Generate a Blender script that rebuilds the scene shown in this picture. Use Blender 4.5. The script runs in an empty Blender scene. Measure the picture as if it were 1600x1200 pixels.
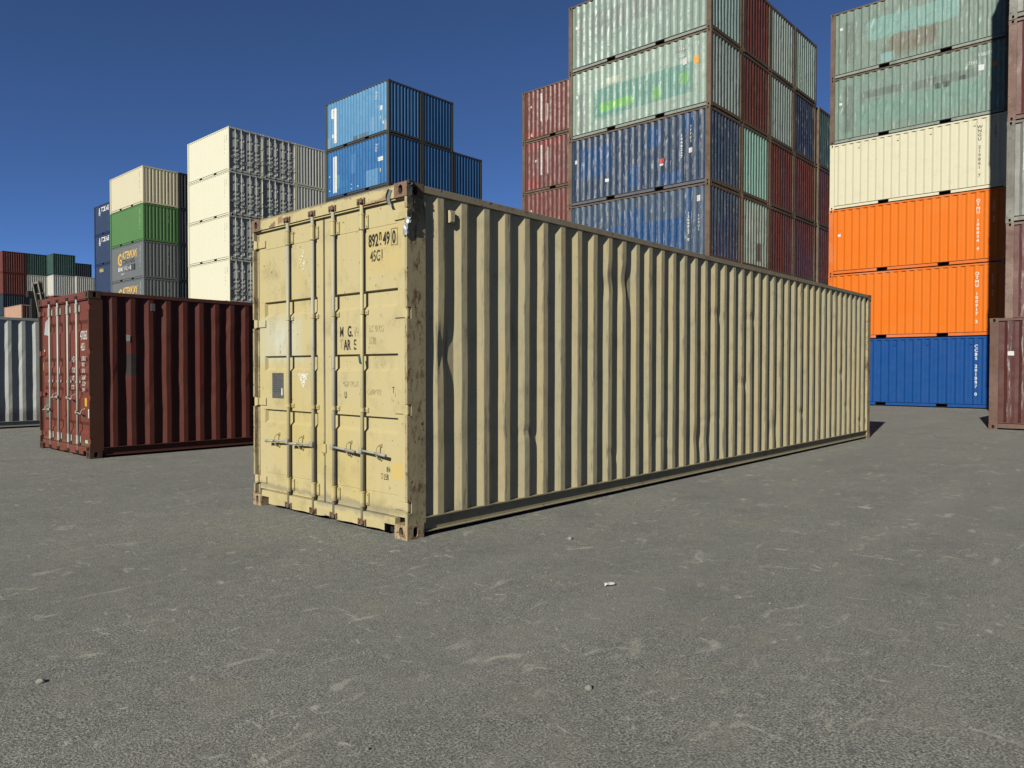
import bpy, math, random
from mathutils import Vector, Matrix, noise as mnoise

# ------------------------------------------------------------------ camera, world, sun
S = bpy.context.scene
C = S.collection
CAM = (-3.844, -4.579, 1.386)
YAW, PITCH, ROLL = 0.73097, -0.01975, 0.00101
cd = bpy.data.cameras.new('camera')
cd.sensor_width = 36.0
cd.lens = 1151.12 / 1600 * 36
cd.clip_start = 0.05
cd.clip_end = 6000
cam = bpy.data.objects.new('camera', cd)
C.objects.link(cam)
fw = Vector((math.cos(YAW) * math.cos(PITCH), math.sin(YAW) * math.cos(PITCH), math.sin(PITCH)))
rt = Vector((math.sin(YAW), -math.cos(YAW), 0))
up = rt.cross(fw)
r2 = rt * math.cos(ROLL) + up * math.sin(ROLL)
u2 = -rt * math.sin(ROLL) + up * math.cos(ROLL)
M = Matrix((r2, u2, -fw)).transposed().to_4x4()
M.translation = Vector(CAM)
cam.matrix_world = M
S.camera = cam

SUN_EL, SUN_AZ = math.radians(28.6), math.radians(11.8)      # light travels along azimuth +11.8 deg from +X
LD = Vector((math.cos(SUN_AZ) * math.cos(SUN_EL), math.sin(SUN_AZ) * math.cos(SUN_EL), -math.sin(SUN_EL)))
W = bpy.data.worlds.new('World')
S.world = W
W.use_nodes = True
wn = W.node_tree
bg = wn.nodes['Background']
sky = wn.nodes.new('ShaderNodeTexSky')
sky.sky_type = 'NISHITA'
sky.sun_disc = False
sky.sun_elevation = SUN_EL
sky.sun_rotation = math.atan2(-LD.x, -LD.y)
sky.altitude = 6000
sky.air_density = 0.68
sky.dust_density = 0.0
sky.ozone_density = 6.5
bg.inputs['Strength'].default_value = 0.052
wn.links.new(sky.outputs[0], bg.inputs['Color'])
sd = bpy.data.lights.new('sun', 'SUN')
sd.energy = 4.5
sd.angle = math.radians(0.5)
sd.color = (1.0, 0.965, 0.855)
so = bpy.data.objects.new('sun', sd)
C.objects.link(so)
so.rotation_euler = LD.to_track_quat('-Z', 'Y').to_euler()
so.location = (-20, -10, 30)
S.view_settings.view_transform = 'Standard'
S.view_settings.look = 'None'
S.view_settings.exposure = 1.3
S.view_settings.gamma = 1.0
S.view_settings.use_curve_mapping = False
S.render.engine = 'CYCLES'

KA = 0.375      # paint albedo scale that goes with the exposure above


def lin(r, g, b, k=1.0):
    f = lambda c: (c / 255 / 12.92 if c <= 10 else ((c / 255 + 0.055) / 1.055) ** 2.4)
    return (f(r) * k, f(g) * k, f(b) * k)


# ------------------------------------------------------------------ materials
class NT:
    def __init__(s, name):
        s.m = bpy.data.materials.new(name)
        s.m.use_nodes = True
        s.t = s.m.node_tree
        s.b = s.t.nodes['Principled BSDF']
        g = s.t.nodes.new('ShaderNodeNewGeometry')
        tc = s.t.nodes.new('ShaderNodeTexCoord')
        s.b.inputs['Specular IOR Level'].default_value = 0.3
        s.pos = g.outputs['Position']
        s.obj = tc.outputs['Object']

    def n(s, ty, **kw):
        x = s.t.nodes.new(ty)
        for k, v in kw.items():
            setattr(x, k, v)
        return x

    def L(s, a, b):
        s.t.links.new(a, b)

    def inp(s, sock, v):
        if hasattr(v, 'links'):
            s.L(v, sock)
        elif isinstance(v, (tuple, list)) and len(v) == 3 and sock.type == 'RGBA':
            sock.default_value = (*v, 1)
        else:
            sock.default_value = v

    def math(s, op, a, b=0.0, c=None, clamp=False):
        x = s.n('ShaderNodeMath', operation=op, use_clamp=clamp)
        s.inp(x.inputs[0], a)
        s.inp(x.inputs[1], b)
        if c is not None:
            s.inp(x.inputs[2], c)
        return x.outputs[0]

    def out(s, c):
        x = s.n('ShaderNodeVectorMath', operation='SCALE')
        s.L(c, x.inputs[0])
        x.inputs['Scale'].default_value = KA
        s.L(x.outputs[0], s.b.inputs['Base Color'])

    def scale(s, vec, sc, off=(0, 0, 0)):
        x = s.n('ShaderNodeMapping')
        s.L(vec, x.inputs[0])
        x.inputs['Scale'].default_value = sc
        x.inputs['Location'].default_value = off
        return x.outputs[0]

    def noise(s, vec, sc, detail=3, rough=0.55, dist=0.0):
        x = s.n('ShaderNodeTexNoise')
        s.L(vec, x.inputs['Vector'])
        x.inputs['Scale'].default_value = sc
        x.inputs['Detail'].default_value = detail
        x.inputs['Roughness'].default_value = rough
        x.inputs['Distortion'].default_value = dist
        return x.outputs['Fac']

    def ramp(s, v, a, b, lo=0.0, hi=1.0, smooth=True):
        x = s.n('ShaderNodeMapRange', interpolation_type='SMOOTHSTEP' if smooth else 'LINEAR')
        s.inp(x.inputs[0], v)
        x.inputs[1].default_value = a
        x.inputs[2].default_value = b
        x.inputs[3].default_value = lo
        x.inputs[4].default_value = hi
        return x.outputs[0]

    def mix(s, f, a, b):
        x = s.n('ShaderNodeMix', data_type='RGBA')
        s.inp(x.inputs[0], f)
        s.inp(x.inputs[6], a)
        s.inp(x.inputs[7], b)
        return x.outputs[2]

    def bump(s, h, strength, dist, prev=None):
        x = s.n('ShaderNodeBump')
        x.inputs['Strength'].default_value = strength
        x.inputs['Distance'].default_value = dist
        s.L(h, x.inputs['Height'])
        if prev is not None:
            s.L(prev, x.inputs['Normal'])
        return x.outputs[0]


RUST = (0.10, 0.052, 0.03)
RUST_L = (0.27, 0.145, 0.075)


def paint(name, col, rust=0.3, grime=0.3, fade=0.25, rough=0.45, scr=0.0, ridge=None, patches=(), bump=0.3, spots=0.3,
          streak=0.35, dirtcol=(0.05, 0.045, 0.035), fadecol=None, spec=0.2, rsc=8.0, rz=0.6, scrcol=(0.5, 0.51, 0.49), ribs=0.0):
    """weathered painted steel. ridge=(axis, value, sign): outer plane that gets scratched."""
    n = NT(name)
    P = n.pos
    c = n.mix(0, col, col)
    # slow fading of the paint
    f1 = n.noise(P, 0.9, 4, 0.6)
    fc = fadecol or tuple(min(1, v * 0.6 + 0.4 * max(col)) for v in col)
    c = n.mix(n.ramp(f1, 0.4, 0.72, 0, fade), c, fc)
    # patches in the container's own coordinates
    if patches:
        sep = n.n('ShaderNodeSeparateXYZ')
        n.L(n.obj, sep.inputs[0])
        wob = n.noise(P, 7, 3, 0.7)
        wob = n.math('MULTIPLY', n.math('SUBTRACT', wob, 0.5), 1.0)
        for (ax, a0, a1, z0, z1, pc, st, soft, jag) in patches:
            A = sep.outputs[ax]
            Z = sep.outputs['Z']
            if jag:
                A = n.math('MULTIPLY_ADD', wob, jag, A)
                Z = n.math('MULTIPLY_ADD', wob, jag, Z)
            m = n.math('MULTIPLY', n.ramp(A, a0 - soft, a0 + soft), n.ramp(A, a1 - soft, a1 + soft, 1, 0))
            m = n.math('MULTIPLY', m, n.ramp(Z, z0 - soft, z0 + soft))
            m = n.math('MULTIPLY', m, n.ramp(Z, z1 - soft, z1 + soft, 1, 0))
            c = n.mix(n.math('MULTIPLY', m, st), c, pc)
    if ribs:
        rb = n.noise(n.scale(P, (1, 1, 0.12), (2, 9, 4)), 3.1, 2, 0.5)
        c = n.mix(n.ramp(rb, 0.42, 0.6, 0, ribs), c, fc)
    # vertical run-off streaks
    vs = n.scale(P, (9, 9, 0.55))
    s1 = n.noise(vs, 1.6, 4, 0.65)
    c = n.mix(n.ramp(s1, 0.52, 0.8, 0, streak), c, tuple(v * 0.45 + d * 0.55 for v, d in zip(col, dirtcol)))
    s2 = n.noise(n.scale(P, (14, 14, 0.8), (3, 1, 7)), 1.3, 3, 0.6)
    c = n.mix(n.ramp(s2, 0.56, 0.8, 0, streak * 0.6), c, fc)
    # dirt blotches
    g1 = n.noise(P, 3.2, 5, 0.68)
    c = n.mix(n.ramp(g1, 0.48, 0.75, 0, grime), c, dirtcol)
    # dents' scuffs on the outer ridges
    if scr and ridge:
        sep2 = n.n('ShaderNodeSeparateXYZ')
        n.L(n.obj, sep2.inputs[0])
        v = sep2.outputs[ridge[0]]
        m = n.ramp(n.math('ABSOLUTE', n.math('SUBTRACT', v, ridge[1])), 0.006, 0.016, 1, 0)
        q = n.noise(n.scale(P, (5, 5, 0.55)), 4.0, 4, 0.7)
        m = n.math('MULTIPLY', m, n.ramp(q, 0.52, 0.68, 0, scr))
        c = n.mix(m, c, scrcol)
        q2 = n.noise(n.scale(P, (8, 8, 1.2), (5, 5, 5)), 3.0, 4, 0.75)
        m2 = n.math('MULTIPLY', n.ramp(n.math('ABSOLUTE', n.math('SUBTRACT', v, ridge[1])), 0.006, 0.03, 1, 0.15), n.ramp(q2, 0.62, 0.68, 0, rust))
        c = n.mix(m2, c, RUST_L)
    # rust
    r1 = n.noise(n.scale(P, (1, 1, rz)), rsc, 8, 0.78)
    rm = n.ramp(r1, 0.66 - 0.2 * rust, 0.74 - 0.16 * rust, 0, min(0.9, rust * 2.0))
    r3 = n.noise(P, 38, 3, 0.6)
    rcol = n.mix(n.ramp(r3, 0.35, 0.7), RUST, RUST_L)
    c = n.mix(rm, c, rcol)
    r2_ = n.noise(P, 27, 2, 0.5)
    sp = n.ramp(r2_, 0.72 - 0.08 * spots, 0.76 - 0.08 * spots, 0, min(1, spots * 2))
    c = n.mix(sp, c, RUST)
    rr = n.math('ADD', n.ramp(g1, 0.4, 0.7, rough, min(0.95, rough + 0.2)), n.math('MULTIPLY', rm, 0.3))
    n.out(c)
    n.L(rr, n.b.inputs['Roughness'])
    h = n.noise(P, 2.6, 3, 0.5)
    nb = n.bump(h, bump, 0.02)
    nb = n.bump(n.noise(P, 60, 2, 0.5), 0.12, 0.002, nb)
    n.L(nb, n.b.inputs['Normal'])
    n.b.inputs['Specular IOR Level'].default_value = spec
    return n.m


def plain(name, col, rough=0.6, metal=0.0, var=0.12):
    n = NT(name)
    f = n.noise(n.pos, 20, 3)
    c = n.mix(n.ramp(f, 0.35, 0.75, 0, 1), tuple(v * (1 - var) for v in col), tuple(min(1, v * (1 + var)) for v in col))
    n.out(c)
    n.b.inputs['Roughness'].default_value = rough
    n.b.inputs['Metallic'].default_value = metal
    return n.m


def decal(name, col, wear=0.35, sc=30):
    """worn paint or vinyl: holes where it has flaked off"""
    n = NT(name)
    n.b.inputs['Base Color'].default_value = (*[v * KA for v in col], 1)
    n.b.inputs['Roughness'].default_value = 0.6
    if wear > 0:
        f = n.noise(n.pos, sc, 3, 0.65)
        a = n.ramp(f, 0.68 - wear * 0.5, 0.74 - wear * 0.5, 1, 0)
        n.L(a, n.b.inputs['Alpha'])
    return n.m


# ------------------------------------------------------------------ mesh helpers
class MB:
    def __init__(s):
        s.v, s.f, s.mi = [], [], []

    def quad(s, a, b, c, d, mi=0):
        i = len(s.v)
        s.v += [a, b, c, d]
        s.f.append((i, i + 1, i + 2, i + 3))
        s.mi.append(mi)

    def box(s, x0, x1, y0, y1, z0, z1, mi=0, bev=0.0):
        i = len(s.v)
        if bev <= 0:
            s.v += [(x, y, z) for x in (x0, x1) for y in (y0, y1) for z in (z0, z1)]
            F = [(0, 1, 3, 2), (4, 6, 7, 5), (0, 4, 5, 1), (2, 3, 7, 6), (0, 2, 6, 4), (1, 5, 7, 3)]
            s.f += [tuple(i + k for k in q) for q in F]
            s.mi += [mi] * 6
            return s
        import bmesh
        bm = bmesh.new()
        bmesh.ops.create_cube(bm, size=1)
        for v in bm.verts:
            v.co = Vector(((x0 + x1) / 2 + v.co.x * (x1 - x0), (y0 + y1) / 2 + v.co.y * (y1 - y0), (z0 + z1) / 2 + v.co.z * (z1 - z0)))
        bmesh.ops.bevel(bm, geom=bm.edges[:], offset=bev, segments=2, affect='EDGES', profile=0.6)
        s.v += [tuple(v.co) for v in bm.verts]
        bm.verts.index_update()
        for f in bm.faces:
            s.f.append(tuple(i + v.index for v in f.verts))
            s.mi.append(mi)
        bm.free()
        return s

    def tube(s, p0, p1, r0, r1=None, n=12, mi=0, caps=True):
        r1 = r0 if r1 is None else r1
        p0, p1 = Vector(p0), Vector(p1)
        d = (p1 - p0).normalized()
        a = d.orthogonal().normalized()
        b = d.cross(a)
        i = len(s.v)
        for p, r in ((p0, r0), (p1, r1)):
            for k in range(n):
                t = 2 * math.pi * k / n
                s.v.append(tuple(p + a * (r * math.cos(t)) + b * (r * math.sin(t))))
        for k in range(n):
            s.f.append((i + k, i + (k + 1) % n, i + n + (k + 1) % n, i + n + k))
            s.mi.append(mi)
        if caps:
            s.f.append(tuple(i + k for k in range(n))[::-1])
            s.f.append(tuple(i + n + k for k in range(n)))
            s.mi += [mi, mi]
        return s

    def grid(s, pts, mi=0, flip=False):
        """pts[row][col]"""
        i = len(s.v)
        R, K = len(pts), len(pts[0])
        for r in pts:
            s.v += r
        for a in range(R - 1):
            for b in range(K - 1):
                q = (i + a * K + b, i + a * K + b + 1, i + (a + 1) * K + b + 1, i + (a + 1) * K + b)
                s.f.append(q[::-1] if flip else q)
                s.mi.append(mi)
        return s

    def mesh(s, name, smooth=False):
        me = bpy.data.meshes.new(name)
        me.from_pydata(s.v, [], s.f)
        nm = max(s.mi) + 1 if s.mi else 1
        for _ in range(nm):
            me.materials.append(None)
        me.polygons.foreach_set('material_index', s.mi)
        if smooth:
            me.polygons.foreach_set('use_smooth', [True] * len(s.f))
        me.update()
        return me


def link(name, me, mats, parent=None, loc=None):
    o = bpy.data.objects.new(name, me)
    C.objects.link(o)
    if parent is not None:
        o.parent = parent
    if loc:
        o.location = loc
    if not isinstance(mats, (list, tuple)):
        mats = [mats]
    for i, m in enumerate(mats):
        if i < len(o.material_slots):
            o.material_slots[i].link = 'OBJECT'
            o.material_slots[i].material = m
    return o


def tag(o, label, cat, group=None):
    o['label'] = label
    o['category'] = cat
    if group:
        o['group'] = group
    return o


def empty(name, loc, rz=0.0):
    o = bpy.data.objects.new(name, None)
    C.objects.link(o)
    o.location = loc
    o.rotation_euler = (0, 0, rz)
    o.empty_display_size = 0.3
    return o


CW = 2.438
# corrugation profiles (depth inwards)
PX0, PITCH_ = 0.2, 0.2785


def side_prof(x, depth=0.036):
    t = (x - PX0) % PITCH_
    if t < 0.072:
        return depth
    if t < 0.140:
        return depth * (1 - (t - 0.072) / 0.068)
    if t < 0.212:
        return 0.0
    if t < 0.2785:
        return depth * (t - 0.212) / 0.0665
    return depth


def side_xs(L):
    xs = [PX0 - 0.02]
    k = 0
    while PX0 + (k + 1) * PITCH_ + 0.05 < L - 0.17:
        b = PX0 + k * PITCH_
        xs += [b + 0.072, b + 0.140, b + 0.212, b + 0.2785 - 0.0002]
        k += 1
    xs.append(L - 0.18)
    return xs, PX0 + k * PITCH_


EY0 = 0.13
EP = 0.238


def end_prof(y, depth=0.045):
    t = (y - EY0) % EP
    if t < 0.05:
        return depth
    if t < 0.10:
        return depth * (1 - (t - 0.05) / 0.05)
    if t < 0.19:
        return 0.0
    return depth * (t - 0.19) / (EP - 0.19)


def end_ys():
    ys = [EY0 - 0.03]
    for k in range(9):
        b = EY0 + k * EP
        ys += [b + 0.05, b + 0.10, b + 0.19, b + EP - 0.0002]
    ys.append(CW - EY0 + 0.03)
    return ys


def dent(x, z, seed, amp):
    v = mnoise.noise(Vector((x * 1.7, z * 1.1, seed * 7.3))) * amp
    w = mnoise.noise(Vector((x * 5.1 + 9, z * 3.3, seed * 3.1 + 4)))
    v += max(0, w - 0.25) * amp * 2.5
    return v


def side_panel(L, H, seed=0, amp=0.0, rows=1, face=0, yel=None, depth=0.036, z0=0.165, z1=None):
    """face 0: y=0 side, 1: y=W side"""
    xs, xe = side_xs(L)
    z1 = z1 or H - 0.062
    if yel:        # finer columns: split each edge in two for soft bends
        xx = []
        for a, b in zip(xs[:-1], xs[1:]):
            m = (a + b) / 2
            xx += [a + 0.003 if a != xs[0] else a, m, b - 0.003]
        xs = xx + [xs[-1]]
    pts = []
    for j in range(rows + 1):
        z = z0 + (z1 - z0) * j / rows
        row = []
        for x in xs:
            d = side_prof(x, depth) if x < xe else depth
            dx = 0
            if amp:
                e = min(1, 4 * (z - z0) / (z1 - z0), 4 * (z1 - z) / (z1 - z0) + 0.05)
                d += abs(dent(x, z, seed, amp)) * e
                dx = mnoise.noise(Vector((x * 2.3, z * 2.0, seed + 50))) * amp * 1.3 * e
            if yel:
                dd, ddx = yel(x, z)
                d += dd
                dx += ddx
            y = 0.008 + d
            row.append((x + dx, y if face == 0 else CW - y, z))
        pts.append(row)
    m = MB()
    m.grid(pts, flip=(face == 1))
    return m.mesh('side_panel')


def end_panel(L, H, seed=0, amp=0.0, rows=1, face=0):
    ys = end_ys()
    z0, z1 = 0.15, H - 0.1
    pts = []
    for j in range(rows + 1):
        z = z0 + (z1 - z0) * j / rows
        row = []
        for y in ys:
            d = end_prof(y) if ys[0] < y < ys[-1] else 0.045
            dy = 0
            if amp:
                e = min(1, 4 * (z - z0) / (z1 - z0), 4 * (z1 - z) / (z1 - z0))
                d += abs(dent(y, z, seed + 20, amp)) * e
                dy = mnoise.noise(Vector((y * 2.3, z * 1.6, seed + 70))) * amp * 1.6 * e
            x = 0.012 + d
            row.append((x if face == 0 else L - x, y + dy, z))
        pts.append(row)
    m = MB()
    m.grid(pts, flip=(face == 0))
    return m.mesh('end_panel')


def roof_panel(L, H):
    m = MB()
    n = int(L / 0.25)
    row0, row1 = [], []
    for k in range(n * 2 + 1):
        x = 0.1 + (L - 0.2) * k / (2 * n)
        z = H - 0.012 - (0.015 if k % 2 else 0)
        row0.append((x, 0.055, z))
        row1.append((x, CW - 0.055, z))
    m.grid([row0, row1])
    return m.mesh('roof_panel')


def oval(cx, cz, w, h, n=16):
    pts = []
    r = w / 2
    s = (h - w) / 2
    for k in range(n):
        t = 2 * math.pi * (k + 0.5) / n
        x = cx + r * math.cos(t)
        z = cz + r * math.sin(t) + (s if math.sin(t) > 0 else -s)
        pts.append((x, z))
    return pts


def rect_ring(a0, a1, b0, b1, pts):
    """for each oval point a matching point on the rectangle's outline (corners are hit exactly)"""
    cx, cz = (a0 + a1) / 2, (b0 + b1) / 2
    n = len(pts)
    out = []
    for k in range(n):
        t = 2 * math.pi * (k + 0.5) / n
        c, s_ = math.cos(t), math.sin(t)
        m = max(abs(c), abs(s_))
        out.append((cx + c / m * (a1 - a0) / 2, cz + s_ / m * (b1 - b0) / 2))
    # snap the nearest to the corners
    for (qa, qb) in ((a0, b0), (a0, b1), (a1, b0), (a1, b1)):
        j = min(range(n), key=lambda i: (out[i][0] - qa) ** 2 / (a1 - a0) ** 2 + (out[i][1] - qb) ** 2 / (b1 - b0) ** 2)
        out[j] = (qa, qb)
    return out


def casting(L, H, xs, ys, zs):
    """corner casting with oval holes; xs,ys,zs in {0,1} choose the corner"""
    m = MB()
    l, w, h = 0.178, 0.162, 0.118

    def T(a, b, c):          # a from outer end face inward (x), b from outer side face inward (y), c from outer z face
        x = a if xs == 0 else L - a
        y = b if ys == 0 else CW - b
        z = c if zs == 0 else H - c
        return (x, y, z)
    odd = (xs + ys + zs) % 2

    def face(fn, a0, a1, b0, b1, ow, oh, hole=True):
        if not hole:
            m.quad(fn(a0, b0, 0), fn(a1, b0, 0), fn(a1, b1, 0), fn(a0, b1, 0))
            return
        o = oval((a0 + a1) / 2, (b0 + b1) / 2, ow, oh)
        r = rect_ring(a0, a1, b0, b1, o)
        n = len(o)
        for k in range(n):
            j = (k + 1) % n
            m.quad(fn(*r[k], 0), fn(*r[j], 0), fn(*o[j], 0), fn(*o[k], 0))
            m.quad(fn(*o[k], 0), fn(*o[j], 0), fn(*o[j], 0.028), fn(*o[k], 0.028))
        i = len(m.v)
        m.v += [fn(*p, 0.06) for p in o]
        m.f.append(tuple(range(i, i + n)))
        m.mi.append(1)
        for k in range(n):
            j = (k + 1) % n
            m.quad(fn(*o[k], 0.028), fn(*o[j], 0.028), fn(*o[j], 0.06), fn(*o[k], 0.06), 1)
    face(lambda a, b, d: T(a, d, b), 0.0, l, 0.0, h, 0.052, 0.084)             # side
    face(lambda a, b, d: T(d, a, b), 0.0, w, 0.0, h, 0.050, 0.080)             # end
    face(lambda a, b, d: T(a, b, d), 0.0, l, 0.0, w, 0.06, 0.12, False)        # top / bottom
    face(lambda a, b, d: T(a, w - d, b), 0.0, l, 0.0, h, 0, 0, False)
    face(lambda a, b, d: T(l - d, a, b), 0.0, w, 0.0, h, 0, 0, False)
    face(lambda a, b, d: T(a, b, h - d), 0.0, l, 0.0, w, 0, 0, False)
    return m.mesh('corner_casting')


def post(L, H, xs, ys, door=False):
    m = MB()

    def bx(a0, a1, b0, b1, z0, z1, mi=0):
        x0, x1 = (a0, a1) if xs == 0 else (L - a1, L - a0)
        y0, y1 = (b0, b1) if ys == 0 else (CW - b1, CW - b0)
        m.box(x0, x1, y0, y1, z0, z1, mi)
    za, zb = 0.118, H - 0.118
    if not door:
        bx(0.005, 0.155, 0.005, 0.115, za, zb)
        bx(0.155, 0.18, 0.005, 0.06, za, zb)
    else:
        # door post: front lip with notches beside the hinges, side plate, inner return
        zz = [za] + [v for hz in HINGE_Z(H) for v in (hz - 0.047, hz + 0.045)] + [zb]
        for a, b in zip(zz[0::2], zz[1::2]):
            bx(0.005, 0.05, 0.005, 0.034, a, b)
        bx(0.05, 0.203, 0.005, 0.02, za, zb)
        bx(0.045, 0.20, 0.021, 0.06, za, zb)
    return m.mesh('corner_post')


def HINGE_Z(H):
    return [0.265, H * 0.365, H * 0.637, H - 0.252]


def top_rail(L, H, ys):
    m = MB()
    y0, y1 = (0.002, 0.06) if ys == 0 else (CW - 0.06, CW - 0.002)
    m.box(0.178, L - 0.178, y0, y1, H - 0.066, H - 0.006, bev=0.004 if L > 10 else 0)
    return m.mesh('top_side_rail')


def bottom_rail(L, H, ys, pockets=True):
    m = MB()

    def bx(x0, x1, b0, b1, z0, z1, mi=0):
        y0, y1 = (b0, b1) if ys == 0 else (CW - b1, CW - b0)
        m.box(x0, x1, y0, y1, z0, z1, mi)
    a, b = 0.178, L - 0.178
    bx(a, b, 0.004, 0.06, 0.156, 0.166)                    # top flange under the panel
    cx = L / 2
    cuts = [(cx - 1.22, cx - 0.86), (cx + 0.86, cx + 1.22)] if pockets else []
    segs = []
    s = a
    for c0, c1 in cuts:
        segs.append((s, c0))
        s = c1
        m.box(c0, c1, 0.3 if ys == 0 else 0.31, CW - 0.31 if ys == 0 else CW - 0.3, 0.05, 0.14, 1)
    segs.append((s, b))
    for s0, s1 in segs:
        bx(s0, s1, 0.036, 0.042, 0.046, 0.156)
        bx(s0, s1, 0.012, 0.06, 0.038, 0.046)
    for c0, c1 in cuts:
        bx(c0, c1, 0.036, 0.042, 0.138, 0.156)
        bx(c0, c1, 0.045, 0.3, 0.035, 0.04, 1)
        bx(c0 - 0.01, c0, 0.03, 0.3, 0.04, 0.15, 1)
        bx(c1, c1 + 0.01, 0.03, 0.3, 0.04, 0.15, 1)
    if not pockets:
        pass
    return m.mesh('bottom_side_rail')


def end_rail_top(L, H, xs, door=False):
    m = MB()
    x0, x1 = (0.004, 0.08) if xs == 0 else (L - 0.08, L - 0.004)
    if door:
        x1 = 0.034 if xs == 0 else x1
        m.box(0.006, 0.1, 0.162, CW - 0.162, H - 0.112, H - 0.006)
        m.box(0.02, 0.1, 0.06, CW - 0.06, H - 0.128, H - 0.1125)
    else:
        m.box(x0, x1, 0.162, CW - 0.162, H - 0.1, H - 0.01)
    return m.mesh('top_end_rail')


def end_rail_bottom(L, H, xs, door=False):
    m = MB()
    if door:
        m.box(0.006, 0.06, 0.162, CW - 0.162, 0.105, 0.165)
        # sill plate, slightly wavy lower edge
        n = 24
        top, bot = [], []
        for k in range(n + 1):
            y = 0.30 + (CW - 0.6) * k / n
            w = 0.004 * math.sin(k * 1.3) + (0.008 if 9 < k < 12 else 0)
            top.append((0.005 + 0.002 * math.sin(k), y, 0.106))
            bot.append((0.005 + 0.004 * math.sin(k * 0.7), y, 0.043 + w))
        m.grid([bot, top])
        bt = [(x + 0.02, y, z) for x, y, z in bot]
        m.grid([bt, bot])
        m.grid([[(x + 0.02, y, z) for x, y, z in top], bt])
        m.quad((0.005, 0.3, 0.043), (0.025, 0.3, 0.043), (0.025, 0.3, 0.106), (0.005, 0.3, 0.106), 1)
        m.box(0.08, 0.1, 0.16, CW - 0.16, 0.02, 0.16, 1)
    else:
        x0, x1 = (0.006, 0.06) if xs == 0 else (L - 0.06, L - 0.006)
        m.box(x0, x1, 0.162, CW - 0.162, 0.04, 0.15)
    return m.mesh('bottom_end_rail')


def floor_panel(L, H):
    m = MB()
    m.box(0.1, L - 0.1, 0.045, CW - 0.045, 0.13, 0.155)
    n = int(L / 0.6)
    for k in range(n):
        x = 0.3 + (L - 0.6) * (k + 0.5) / n
        if L < 10 and 0.8 < abs(x - L / 2) < 1.28:
            continue
        m.box(x - 0.03, x + 0.03, 0.07, CW - 0.07, 0.035, 0.13)
    return m.mesh('floor_panel')


# --- door end at x = 0
def leaf(y0, y1, H, bands, depth, slope, fx, seams=(), ymargin=(0.1, 0.1), side_slope=0.012):
    z0, z1 = 0.17, H - 0.13
    zs = {z0: 0, z1: 0}
    for b0, b1 in bands:
        zs[b0 - slope[0]] = 0
        zs[b0 + 0.0] = 1
        zs[b1 - 0.0] = 1
        zs[b1 + slope[1]] = 0
    for sz in seams:
        zs[sz - 0.005] = 0
        zs[sz] = 0.12
        zs[sz + 0.005] = 0
    a, b = y0 + ymargin[0], y1 - ymargin[1]
    ycol = [(y0, 0), (a, 0), (a + side_slope, 1), (b - side_slope, 1), (b, 0), (y1, 0)]
    rows = []
    for z in sorted(zs):
        rows.append([(fx + depth * zs[z] * w, y, z) for y, w in ycol])
    m = MB()
    m.grid(rows, flip=True)
    m.box(fx + 0.0005, fx + 0.05, y0, y0 + 0.02, z0, z1)
    m.box(fx + 0.0005, fx + 0.05, y1 - 0.02, y1, z0, z1)
    m.box(fx + 0.0005, fx + 0.05, y0 + 0.02, y1 - 0.02, z0, z0 + 0.02)
    m.box(fx + 0.0005, fx + 0.05, y0 + 0.02, y1 - 0.02, z1 - 0.02, z1)
    return m.mesh('door_leaf')


_doors = {}


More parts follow.
